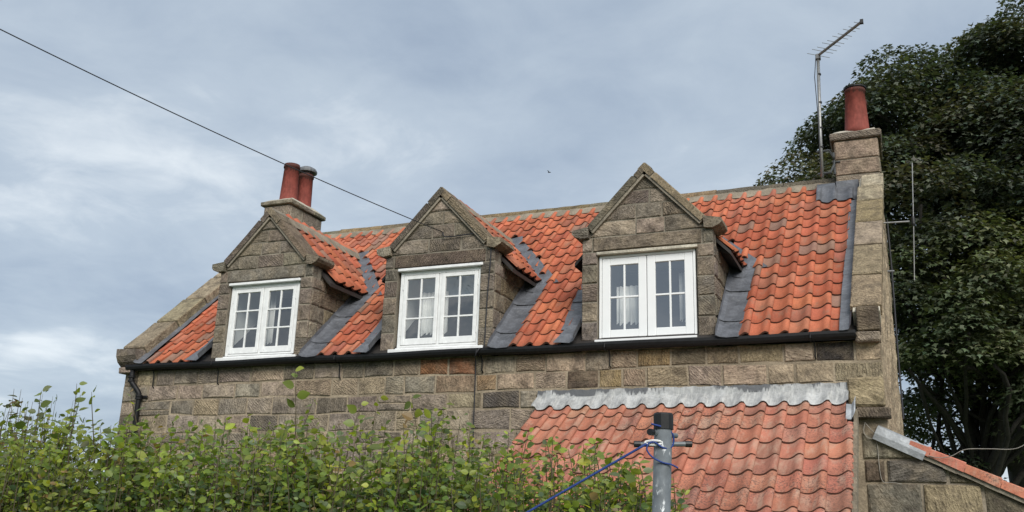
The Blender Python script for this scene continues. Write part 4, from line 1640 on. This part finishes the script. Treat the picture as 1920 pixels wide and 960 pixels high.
s.build('wall_bracket', M['darksteel'], ae)

ra = empty('dipole_aerial', (11.3, 2.5, 5.66), 'thin vertical dipole aerial on an arm from the gable end', 'aerial')
s = MB()
s.tube([(11.362, 2.5, 6.49), (11.31, 2.5, 5.70)], 0.007, 6)
s.build('rod', M['alu'], ra)
s = MB()
s.tube([(11.306, 2.5, 5.62), (11.252, 2.5, 4.85)], 0.007, 6)
s.build('rod', M['alu'], ra)
s = MB()
s.tube([(10.93, 2.5, 5.67), (11.26, 2.5, 5.66)], 0.012, 8)
s.build('arm', M['alu'], ra)
s = MB()
s.lathe(11.306, 2.5, [(0.018, 5.595), (0.026, 5.62), (0.026, 5.70), (0.018, 5.725)], 12)
s.build('hub', M['rubber'], ra)
wb = MB()
wb.tube([(10.90, 2.5, 4.995), (11.02, 2.5, 4.99)], 0.017, 8)
wbo = wb.build('wall_bracket', M['steel'], ra)
s = MB()
s.tube([(10.985, 2.5, 5.72), (10.99, 2.5, 4.99), (10.975, 1.9, 3.9), (10.97, 1.2, 2.9)], 0.012, 6)
tag(s.build('gable_cable', M['cable']), 'black cable running down the rough gable end', 'cable')


def wire(name, pts, r, mat, label, sides=6, sag=0.0, n=24):
    pts = [V3(p) for p in pts]
    if len(pts) == 2 and sag:
        pts = [pts[0].lerp(pts[1], t / n) - V3((0, 0, sag * 4 * (t / n) * (1 - t / n))) for t in range(n + 1)]
    elif len(pts) > 2:
        # smooth the polyline
        o = []
        for i in range(len(pts) - 1):
            p0, p1, p2, p3 = pts[max(i - 1, 0)], pts[i], pts[i + 1], pts[min(i + 2, len(pts) - 1)]
            for k in range(5):
                t = k / 5
                o.append(0.5 * ((2 * p1) + (p2 - p0) * t + (2 * p0 - 5 * p1 + 4 * p2 - p3) * t * t + (3 * p1 - p0 - 3 * p2 + p3) * t ** 3))
        pts = o + [pts[-1]]
    b_ = MB()
    b_.tube(pts, r, sides)
    return tag(b_.build(name, mat, smooth=True), label, 'cable' if 'rope' not in name else 'rope')


wire('overhead_cable', [(5.60, -0.035, 5.262), (3.32, -5.302, 5.967)], 0.0058, M['cable'], 'thin overhead cable crossing the sky to the middle dormer gable', sag=0.06)
wire('drop_cable', [(5.60, -0.03, 5.262), (5.615, -0.035, 5.21), (5.70, -0.03, 5.19), (6.12, -0.028, 5.20), (6.265, -0.028, 5.13), (6.30, -0.03, 4.96), (6.275, -0.03, 4.4), (6.265, -0.03, 4.05), (6.262, -0.05, 3.72), (6.255, -0.175, 3.66), (6.20, -0.165, 3.57), (6.15, -0.03, 3.50), (6.155, -0.028, 2.9), (6.16, -0.028, 2.0)], 0.008, M['cable'],
     'dark cable clipped down the middle dormer and the wall under it')
# loose cables on the outbuilding wall
wire('loose_cable', [(10.60, -0.03, 2.74), (10.58, -0.035, 2.64), (10.62, -0.04, 2.575), (10.68, -0.035, 2.565), (10.70, -0.035, 2.50), (10.705, -0.03, 2.25), (10.73, -0.03, 2.14), (10.82, -0.03, 2.135), (10.90, -0.03, 2.12)], 0.0042, M['palecable'],
     'pale loose cable looping down the outbuilding wall')
wire('slack_cable', [(10.60, -0.035, 2.73), (10.68, -0.04, 2.63), (10.78, -0.04, 2.565), (10.86, -0.04, 2.56), (11.02, -0.05, 2.46), (11.22, -0.09, 2.38), (11.36, -0.13, 2.385), (11.50, -0.15, 2.45), (11.70, -0.16, 2.455), (11.95, -0.18, 2.46), (12.12, -0.2, 2.60), (12.3, -0.2, 2.85)], 0.0042, M['palecable'],
     'slack grey cable drooping across the outbuilding roof edge')

# ================================================================== CLOTHES POST
cpst = empty('clothes_post', (10.165, -7.10, 0), 'grey metal clothes post with black cap and cross pegs', 'clothes post')
s = MB()
pr = 0.0315
s.lathe(10.165, -7.10, [(pr, 0), (pr, 1.955)], 16)
s.v = [(p[0] + 0.04 * (p[2] - 1.66), p[1], p[2]) for p in s.v]
post = s.build('pole', M['pole'], cpst, smooth=False)
sm = np.array([len(p.vertices) == 4 for p in post.data.polygons])
post.data.polygons.foreach_set('use_smooth', sm)
xx = lambda z: 10.165 + 0.04 * (z - 1.66)
s = MB()
s.lathe(xx(1.965), -7.10, [(0.0345, 1.938), (0.0345, 1.988), (0.031, 1.994)], 16)
s.build('cap', M['rubber'], cpst)
px0 = V3((xx(1.888), -7.10, 1.888))
s = MB()
s.tube([px0 - rt * 0.09 - V3((0, 0, 0.001)), px0 + rt * 0.09], 0.0088, 10)
s.build('peg', M['pole'], cpst)
for sg in (-1, 1):
    s = MB()
    s.tube([px0 + rt * (sg * 0.078), px0 + rt * (sg * 0.100)], 0.0112, 10)
    s.build('peg_cap', M['rubber'], cpst)
fwd2 = V3((-0.39, -0.92, 0)) * -1
q0 = px0 + V3((0, 0, 0.036)) + rt * (-0.006)
s = MB()
s.tube([q0 + fwd2 * 0.09, q0 - fwd2 * 0.052], 0.0088, 10)
s.build('peg', M['pole'], cpst)
s = MB()
s.tube([q0 - fwd2 * 0.046 - rt * 0.0, q0 - fwd2 * 0.066], 0.0115, 10)
s.build('peg_cap', M['rubber'], cpst)
# white line tightener and blue rope, both hung on the post
nrm = V3((0.39, -0.92, 0)).normalized()
cl_ = px0 - V3((0.012, 0.034, 0)) - rt * 0.012
s = MB()
ring = []
for k in range(17):
    t = 2 * math.pi * k / 16
    ring.append(cl_ + rt * (0.030 * math.cos(t)) + V3((0, 0, 0.0075)) * math.sin(t) + V3((0, 0, 0.002)))
s.tube(ring, 0.0038, 6, False)
tag(s.build('line_tightener', M['cleat']), 'white plastic line tightener hooked on the clothes post', 'tightener')
F0 = cl_ + V3((-0.004, -0.006, -0.002)) - rt * 0.018
RE = V3((9.725, -7.218, 1.648))
far = F0 + (RE - F0) * 3.2
rp_ = [far, F0 + (RE - F0) * 1.5, RE, F0 + (RE - F0) * 0.5, F0]
wire('washing_line_rope', rp_, 0.0042, M['rope'], 'taut blue rope washing line leading away from the clothes post', 8)
e0 = px0 - V3((0, 0.0, 0))
loop = [cl_ + rt * (-0.016) + V3((0, -0.008, 0.0)), cl_ + rt * 0.004 + V3((0, -0.008, 0.003)), cl_ + rt * 0.03 + V3((0, -0.006, -0.014)), px0 + rt * 0.034 - V3((0.01, 0.03, 0.017)), px0 + rt * 0.045 - V3((0.008, 0.012, 0.004)), px0 + rt * 0.038 + V3((0, -0.012, 0.03)), px0 + rt * 0.020 + V3((-0.005, -0.032, 0.052)), px0 + rt * (-0.02) + V3((-0.005, -0.034, 0.064)), px0 + rt * (-0.034) + V3((0, -0.01, 0.068))]
wire('rope_wrap', loop, 0.0033, M['rope'], 'blue rope wound round the top of the clothes post', 7)
tail = [cl_ + rt * (-0.014) + V3((0, -0.008, 0)), cl_ + rt * (-0.022) + V3((0, -0.008, -0.02)), cl_ + rt * (-0.006) + V3((0, -0.008, -0.045)), cl_ + rt * 0.03 + V3((0, -0.008, -0.065)), cl_ + rt * 0.06 + V3((0, -0.004, -0.072)), cl_ + rt * 0.082 + V3((0, 0, -0.083))]
wire('rope_tail', tail, 0.003, M['rope'], 'loose blue rope end hanging from the clothes post', 7)

# ================================================================== HEDGE
hedge = empty('hedge', (8.0, -6.3, 0), 'leafy green hedge with tall loose shoots in front of the cottage', 'hedge')
LV = np.array([(0, 0, 0), (0.10, 0.20, 0.045), (0.30, 0.35, 0.075), (0.55, 0.35, 0.07), (0.80, 0.20, 0.03), (1.03, 0, -0.05), (0.80, -0.20, 0.03), (0.55, -0.35, 0.07), (0.30, -0.35, 0.075), (0.10, -0.20, 0.045), (0.36, 0, 0.0), (0.70, 0, -0.005)])
LT_ = np.array([(0, 10, 1), (1, 10, 2), (2, 10, 3), (3, 10, 11), (3, 11, 4), (4, 11, 5), (0, 9, 10), (9, 8, 10), (8, 7, 10), (7, 11, 10), (7, 6, 11), (6, 5, 11)])


def leaf_frames(A, Nn):
    A = A / np.linalg.norm(A, axis=1, keepdims=True)
    B = np.cross(Nn, A)
    B /= np.linalg.norm(B, axis=1, keepdims=True) + 1e-9
    N2 = np.cross(A, B)
    return A, B, N2


def leaf_cloud(P, A, Nn, size, tmpl=LV, tri=LT_, width=None):
    A, B, N2 = leaf_frames(A, Nn)
    k = len(tmpl)
    w = np.ones(len(P)) if width is None else width
    V = P[:, None, :] + size[:, None, None] * (tmpl[None, :, 0, None] * A[:, None, :] + (w[:, None] * tmpl[None, :, 1])[:, :, None] * B[:, None, :] + tmpl[None, :, 2, None] * N2[:, None, :])
    T = tri[None] + (np.arange(len(P)) * k)[:, None, None]
    return V.reshape(-1, 3), T.reshape(-1, 3)


# height of the hedge along its length, metres
HX = [5.2, 6.0, 6.45, 6.9, 7.3, 7.7, 8.05, 8.35, 8.62, 8.82, 9.05, 9.25, 9.5, 9.72, 9.9, 10.0]
HZ = [1.98, 2.01, 2.03, 1.99, 1.94, 1.95, 1.99, 1.95, 1.95, 2.01, 1.95, 1.91, 1.85, 1.76, 1.66, 1.52]
lp, la, ln_, ls, lc, sid = [], [], [], [], [], []
stems = []


def shoot(x, y, top, z0, tall, leafsize, nleaf, hue):
    lx_, ly_ = random.uniform(-0.16, 0.16), random.uniform(-0.10, 0.10)
    H = top - z0
    base = V3((x - lx_ * H * 0.6, y - ly_ * H * 0.6, z0))
    c1, c2 = random.uniform(-0.05, 0.05), random.uniform(-0.05, 0.05)
    P = lambda t: base + V3((lx_ * H * t + c1 * math.sin(3 * t), ly_ * H * t + c2 * math.sin(4 * t), H * t))
    stems.append(([P(t) for t in (0, 0.25, 0.5, 0.75, 0.9, 1.0)], tall, y))
    for i in range(nleaf):
        t = 1 - (i / nleaf) ** 1.15 * 0.92
        if t < 0.05:
            continue
        p = P(t)
        ang = i * 2.4 + random.uniform(-0.6, 0.6)
        outv = V3((math.cos(ang), math.sin(ang), random.uniform(-0.35, 0.55)))
        brn = random.uniform(0.0, 0.13) * (1 - 0.5 * t) if not tall or t < 0.75 else random.uniform(0, 0.015)
        q = p + V3((outv.x, outv.y, outv.z * 0.5)) * brn
        sz = leafsize * random.uniform(0.55, 1.25) * (0.62 + 0.38 * min(1, (1 - t) * 7 + 0.45))
        nrm_ = V3((random.gauss(0, 0.75), random.gauss(0, 0.6) - 0.65, random.uniform(0.2, 1.0)))
        outv.z += random.uniform(-0.3, 0.5)
        lp.append(q); la.append(outv); ln_.append(nrm_); ls.append(sz)
        g = random.random()
        if g < 0.055 * (0.4 + t):
            c = (0.34, 0.38, 0.06)
        elif g < 0.38:
            c = (0.235, 0.29, 0.052)
        elif g < 0.74:
            c = (0.165, 0.215, 0.050)
        elif g < 0.92:
            c = (0.105, 0.148, 0.042)
        else:
            c = (0.15, 0.18, 0.095)
        if random.random() < 0.03:
            c = (0.24, 0.17, 0.07)
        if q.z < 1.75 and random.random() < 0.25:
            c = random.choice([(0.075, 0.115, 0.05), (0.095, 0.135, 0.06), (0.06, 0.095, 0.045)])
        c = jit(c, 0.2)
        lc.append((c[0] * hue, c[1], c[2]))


nsh = 1250
for i in range(nsh):
    t = random.random()
    x = 5.0 + 4.98 * t
    depth = random.random()
    y = -6.75 + (x - 6.4) * 0.235 + (depth - 0.15) * 0.85
    base_top = float(np.interp(x, HX, HZ)) + 0.055 * math.sin(x * 7.3) + 0.045 * math.sin(x * 15.1 + 1.0) + 0.03 * math.sin(x * 31.0)
    tall = False
    drop = random.uniform(0.0, 0.42) ** 1.0 if depth > 0.25 else random.uniform(0.02, 0.55)
    top = base_top - drop + 0.05
    shoot(x, y, top, 0.95, tall, random.choice([0.032, 0.040, 0.046]), random.randint(46, 76), random.uniform(0.85, 1.12))
for i in range(150):
    x = random.uniform(5.4, 9.85)
    y = -6.75 + (x - 6.4) * 0.235 + random.uniform(0.1, 0.7)
    top = float(np.interp(x, HX, HZ)) + random.uniform(0.0, 0.16)
    shoot(x, y, top, 1.3, True, random.choice([0.038, 0.046, 0.054]), random.randint(26, 38), random.uniform(0.9, 1.15))
# the long single shoots that stand clear of the rest
for x, top, dy in ((6.72, 2.29, .2), (6.78, 2.25, .3), (6.95, 2.27, .4), (6.60, 2.24, .3), (7.95, 2.36, .2), (7.98, 2.22, .3), (8.28, 2.20, .25), (8.33, 2.26, .4), (8.55, 2.24, .3), (8.68, 2.22, .35), (8.72, 2.16, .2), (9.30, 2.02, .2), (9.52, 2.03, .3), (9.56, 1.99, .1), (9.74, 1.92, .2), (9.80, 1.90, .3), (8.0, 2.12, .3), (7.45, 2.1, .3), (6.40, 2.26, .3), (7.62, 2.13, .3)):
    shoot(x, -6.75 + (x - 6.4) * 0.235 + dy, top, 1.55, True, 0.060, random.randint(13, 19), 1.05)
P = np.array([tuple(p) for p in lp]); A = np.array([tuple(p) for p in la]); Nn = np.array([tuple(p) for p in ln_]); Sz = np.array(ls); Cc = np.array(lc)
# the 300 leaves that show largest become parts of their own
d = P - np.array(CAM)
zc = d @ np.array(fw)
u = d @ np.array(rt) / zc * 1734.2
v = d @ np.array(up) / zc * 1734.2
inv = (np.abs(u) < 940) & (v > -470)
cell = {}
order = np.argsort(zc)
pick = []
for i in order:
    if not inv[i]:
        continue
    k = (int(u[i] // 30), int(v[i] // 26))
    if k in cell:
        continue
    cell[k] = 1
    pick.append(i)
pick = pick[:]
pick.sort(key=lambda i: -Sz[i] / zc[i])
pick = set(pick[:300])
keep = np.array([i not in pick for i in range(len(P))])
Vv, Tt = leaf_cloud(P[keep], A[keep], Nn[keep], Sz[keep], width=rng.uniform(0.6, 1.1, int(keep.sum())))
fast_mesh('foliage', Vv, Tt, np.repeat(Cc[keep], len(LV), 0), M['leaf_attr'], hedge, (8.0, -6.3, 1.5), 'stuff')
lm = bpy.data.meshes.new('leaf')
lm.from_pydata(LV.tolist(), [], LT_.tolist())
lm.materials.append(M['leaf'])
A2, B2, N2 = leaf_frames(A, Nn)
for i in sorted(pick):
    ob = bpy.data.objects.new('leaf', lm)
    COL.objects.link(ob)
    ob.color = (*Cc[i], 1)
    mm = Matrix((V3(A2[i]), V3(B2[i]), V3(N2[i]))).transposed() * float(Sz[i])
    place(ob, P[i], hedge, mm)
stems.sort(key=lambda q: (not q[1], q[2]))
tw = MB()
for j, (pts, tall, y) in enumerate(stems):
    if j < 66:
        s = MB()
        s.tube(pts, [0.005, 0.0044, 0.0036, 0.0027, 0.002, 0.0011], 5)
        s.build('stem', M['twig'], hedge)
    else:
        tw.tube(pts, [0.005, 0.0044, 0.0036, 0.0027, 0.002, 0.0011], 4)
tw.build('twigs', M['twig'], hedge, kind='stuff')

# ================================================================== TREES
SY = np.array([(0, 0, 0), (0.38, 0.52, 0.02), (1.0, 0, -0.10), (0.38, -0.52, 0.02), (0.52, 0.20, 0.0), (0.52, -0.20, 0.0)])
SYT = np.array([(0, 5, 4), (0, 4, 1), (4, 5, 2), (0, 3, 5)])


def limb(mb, p0, p1, r0, r1, bend=0.3, n=7):
    p0, p1 = V3(p0), V3(p1)
    L = (p1 - p0).length
    off = V3((random.uniform(-1, 1), random.uniform(-1, 1), random.uniform(0, 1))) * bend * L * 0.3
    pts = [p0.lerp(p1, t / n) + off * math.sin(math.pi * t / n) + V3((random.uniform(-1, 1), random.uniform(-1, 1), random.uniform(-1, 1))) * 0.02 * L for t in range(n + 1)]
    pts[0] = p0
    mb.tube(pts, [r0 + (r1 - r0) * t / n for t in range(n + 1)], 8)
    return pts


def tree(name, label, base, lobes, nclump, leaves_per, leaf, cols, trunk_r, limbs_to, gaps=(), seed=1, clump_r=(0.7, 1.25), group=None):
    rs = np.random.default_rng(seed)
    random.seed(seed)
    root = empty(name, base, label, 'tree', group)
    tb = MB()
    b0 = V3(base)
    fork = b0 + V3((limbs_to[0][0] * 0.15, 0, limbs_to[0][2]))
    crownc = V3(np.mean([l[0] for l in lobes], 0))
    tp = limb(tb, b0, b0.lerp(crownc, 0.62), trunk_r, trunk_r * 0.62, 0.1, 9)
    tb.build('trunk', M['bark'], root, smooth=True)
    # clump centres, mostly near the skin of each lobe
    cs, rr = [], []
    tot = sum(np.prod(l[1]) ** (2 / 3) for l in lobes)
    for (ctr, rad) in lobes:
        k = int(nclump * np.prod(rad) ** (2 / 3) / tot)
        dd = rs.normal(size=(k, 3))
        dd /= np.linalg.norm(dd, axis=1, keepdims=True)
        f = rs.uniform(0.45, 1.0, (k, 1)) ** 0.55
        cs.append(np.array(ctr) + dd * f * np.array(rad))
    cs = np.concatenate(cs)
    ok = np.ones(len(cs), bool)
    for gx, gy, gr in gaps:
        dq = cs - np.array(CAM)
        z_ = dq @ np.array(fw)
        uu = 960 + dq @ np.array(rt) / z_ * 1734.2
        vv = 480 - dq @ np.array(up) / z_ * 1734.2
        ok &= ((uu - gx) ** 2 + (vv - gy) ** 2) > gr ** 2
    cs = cs[ok]
    # limbs towards a share of the clumps
    step = max(1, len(cs) // 34)
    for ci in range(0, len(cs), step):
        mb = MB()
        st_ = tp[random.randrange(4, len(tp))]
        pts = limb(mb, st_, V3(cs[ci]) - V3((0, 0, 0.3)), trunk_r * random.uniform(0.22, 0.42), 0.03, 0.5)
        for q in range(3):
            j = random.randrange(len(cs))
            near = int(np.argmin(np.linalg.norm(cs - np.array(pts[random.randrange(3, 7)]), axis=1) + rs.uniform(0, 1.5, len(cs))))
            limb(mb, pts[random.randrange(3, 7)], V3(cs[near]), 0.05, 0.015, 0.3, 5)
        mb.build('limb', M['bark'], root, smooth=True)
    Pn, An, Nn_, Sn, Cn = [], [], [], [], []
    for c_ in cs:
        k = int(leaves_per * rs.uniform(0.6, 1.4))
        r = rs.uniform(*clump_r)
        dd = rs.normal(size=(k, 3))
        dd /= np.linalg.norm(dd, axis=1, keepdims=True)
        dd[:, 2] = np.where(dd[:, 2] < -0.25, -dd[:, 2], dd[:, 2])
        f = rs.uniform(0.2, 1.0, (k, 1)) ** 0.4
        loc = dd * f * r * np.array([1.0, 1.0, 0.60])
        # drooping tiers
        loc[:, 2] -= 0.28 * (loc[:, 0] ** 2 + loc[:, 1] ** 2) / r
        Pn.append(c_ + loc)
        o_ = loc / (np.linalg.norm(loc, axis=1, keepdims=True) + 1e-6)
        a = o_ * np.array([1, 1, 0.3]) + rs.normal(0, 0.35, (k, 3)) + np.array([0, 0, -0.35])
        An.append(a)
        Nn_.append(np.array([0, 0, 1.0]) + 0.55 * o_ + rs.normal(0, 0.35, (k, 3)))
        Sn.append(leaf * rs.uniform(0.65, 1.25, k))
        base_c = np.array(cols[rs.integers(len(cols))]) * rs.uniform(0.8, 1.2)
        Cn.append(base_c[None] * rs.uniform(0.65, 1.4, (k, 1)) * (1 + rs.normal(0, 0.06, (k, 3))))
    Pn, An, Nn_, Sn, Cn = map(np.concatenate, (Pn, An, Nn_, Sn, Cn))
    Vv, Tt = leaf_cloud(Pn, An, Nn_, Sn, SY, SYT)
    fast_mesh('crown', Vv, Tt, np.repeat(np.clip(Cn, 0.002, 1), len(SY), 0), M['treeleaf'], root, tuple(crownc))
    return root


GAPS = ((1855, 792, 48), (1900, 868, 50))
tree('sycamore_tree', 'tall dark sycamore towering behind the chimney with a single pot', (13.4, 16.3, 0),
     [((16.8, 14.2, 9.3), (5.9, 4.4, 4.9)), ((11.3, 13.2, 8.5), (3.3, 3.2, 3.2)), ((14.2, 13.6, 11.2), (2.9, 2.9, 2.8)), ((15.4, 13.4, 12.7), (2.3, 2.4, 1.7)), ((10.1, 12.6, 9.9), (1.25, 2.0, 1.6)), ((11.3, 12.8, 11.0), (1.9, 2.0, 1.7)), ((12.4, 13.2, 11.6), (1.8, 2.0, 1.6)), ((19.5, 16, 8), (4, 4, 5))],
     540, 640, 0.118, [(0.076, 0.094, 0.066), (0.092, 0.108, 0.072), (0.062, 0.082, 0.062), (0.108, 0.110, 0.076)], 0.42, [(0, 0, 3)], GAPS, 5, (0.75, 1.3))
tree('sycamore_tree', 'lower lighter green sycamore between the gable end and the tall sycamore', (11.9, 14.4, 0),
     [((12.6, 11.6, 6.4), (2.3, 2.0, 2.3)), ((14.3, 12.4, 6.6), (2.2, 2.0, 2.2)), ((12.4, 13.5, 4.2), (2.0, 1.6, 2.0))],
     130, 480, 0.115, [(0.100, 0.122, 0.064), (0.118, 0.138, 0.070), (0.078, 0.098, 0.056)], 0.26, [(0, 0, 2)], GAPS, 8, (0.6, 1.05))

# small bushes beyond the left end of the hedge
def bush(name, label, base, top, spread, n, leaf, cols, width, up_, seed):
    rs = np.random.default_rng(seed)
    random.seed(seed)
    root = empty(name, base, label, 'bush')
    Pn, An, Sn, Cn = [], [], [], []
    sb = MB()
    for i in range(n):
        a, r = rs.uniform(0, 6.283), rs.uniform(0, 1) ** 0.5
        tip = np.array(base) + np.array([spread * r * math.cos(a), spread * r * math.sin(a), top * (1 - 0.35 * r * r) * rs.uniform(0.8, 1.0)])
        p0 = np.array(base) + np.array([0.2 * spread * math.cos(a), 0.2 * spread * math.sin(a), 0])
        pts = [V3(p0 + (tip - p0) * t + np.array([0, 0, 0.25 * top * math.sin(math.pi * t) * 0.3])) for t in (0, .3, .6, .85, 1)]
        sb.tube(pts, [0.014, 0.011, 0.008, 0.005, 0.002], 4)
        for k in range(26):
            t = rs.uniform(0.3, 1.0)
            q = np.array(pts[-1]) * t + p0 * (1 - t) + rs.normal(0, 0.06, 3)
            Pn.append(q); An.append(np.array([rs.normal(0, 1), rs.normal(0, 1), up_ + rs.normal(0, .4)]))
            Sn.append(leaf * rs.uniform(0.6, 1.3)); Cn.append(np.array(cols[rs.integers(len(cols))]) * rs.uniform(0.7, 1.3))
    sb.build('stem', M['twig'], root)
    Pn, An, Sn, Cn = np.array(Pn), np.array(An), np.array(Sn), np.array(Cn)
    Vv, Tt = leaf_cloud(Pn, An, np.array([0, -0.3, 1.0]) + rs.normal(0, .5, Pn.shape), Sn, width=np.full(len(Pn), width))
    fast_mesh('foliage', Vv, Tt, np.repeat(Cn, len(LV), 0), M['leaf_attr'], root, tuple(np.array(base) + np.array([0, 0, top / 2])))
    return root


bush('willow_bush', 'feathery narrow-leaved willow bush against the left corner of the cottage', (0.0, -0.75, 0), 3.25, 0.95, 90, 0.085, [(0.11, 0.15, 0.07), (0.14, 0.18, 0.08), (0.08, 0.12, 0.05)], 0.30, 0.9, 3)
bush('brown_bush', 'brownish shrub beyond the far left end of the hedge', (2.75, -3.7, 0), 2.8, 0.75, 110, 0.075, [(0.10, 0.095, 0.045), (0.12, 0.09, 0.05), (0.07, 0.08, 0.035)], 0.8, 0.1, 4)

# bird far off in the sky
s = MB()
bc = V3((1.05, 15.94, 12.64))
s.tube([bc + 0.5 * V3((-0.10, 0, 0.0)), bc + 0.5 * V3((-0.04, 0, 0.01)), bc + 0.5 * V3((0.04, 0, 0.0)), bc + 0.5 * V3((0.12, 0, -0.01))], [0.006, 0.018, 0.015, 0.004], 8)
s.add([bc + 0.5 * V3((0.02, 0, 0.01)), bc + 0.5 * V3((-0.04, 0, 0.01)), bc + 0.5 * V3((-0.10, -0.12, 0.09)), bc + 0.5 * V3((-0.13, -0.24, 0.07)), bc + 0.5 * V3((-0.02, -0.12, 0.08)),
       bc + 0.5 * V3((-0.10, 0.12, 0.09)), bc + 0.5 * V3((-0.13, 0.24, 0.07)), bc + 0.5 * V3((-0.02, 0.12, 0.08))], [(0, 1, 2, 4), (4, 2, 3), (1, 0, 7, 5), (5, 7, 6)])
tag(s.build('bird', M['bird']), 'tiny dark bird flying above the roof ridge', 'bird')
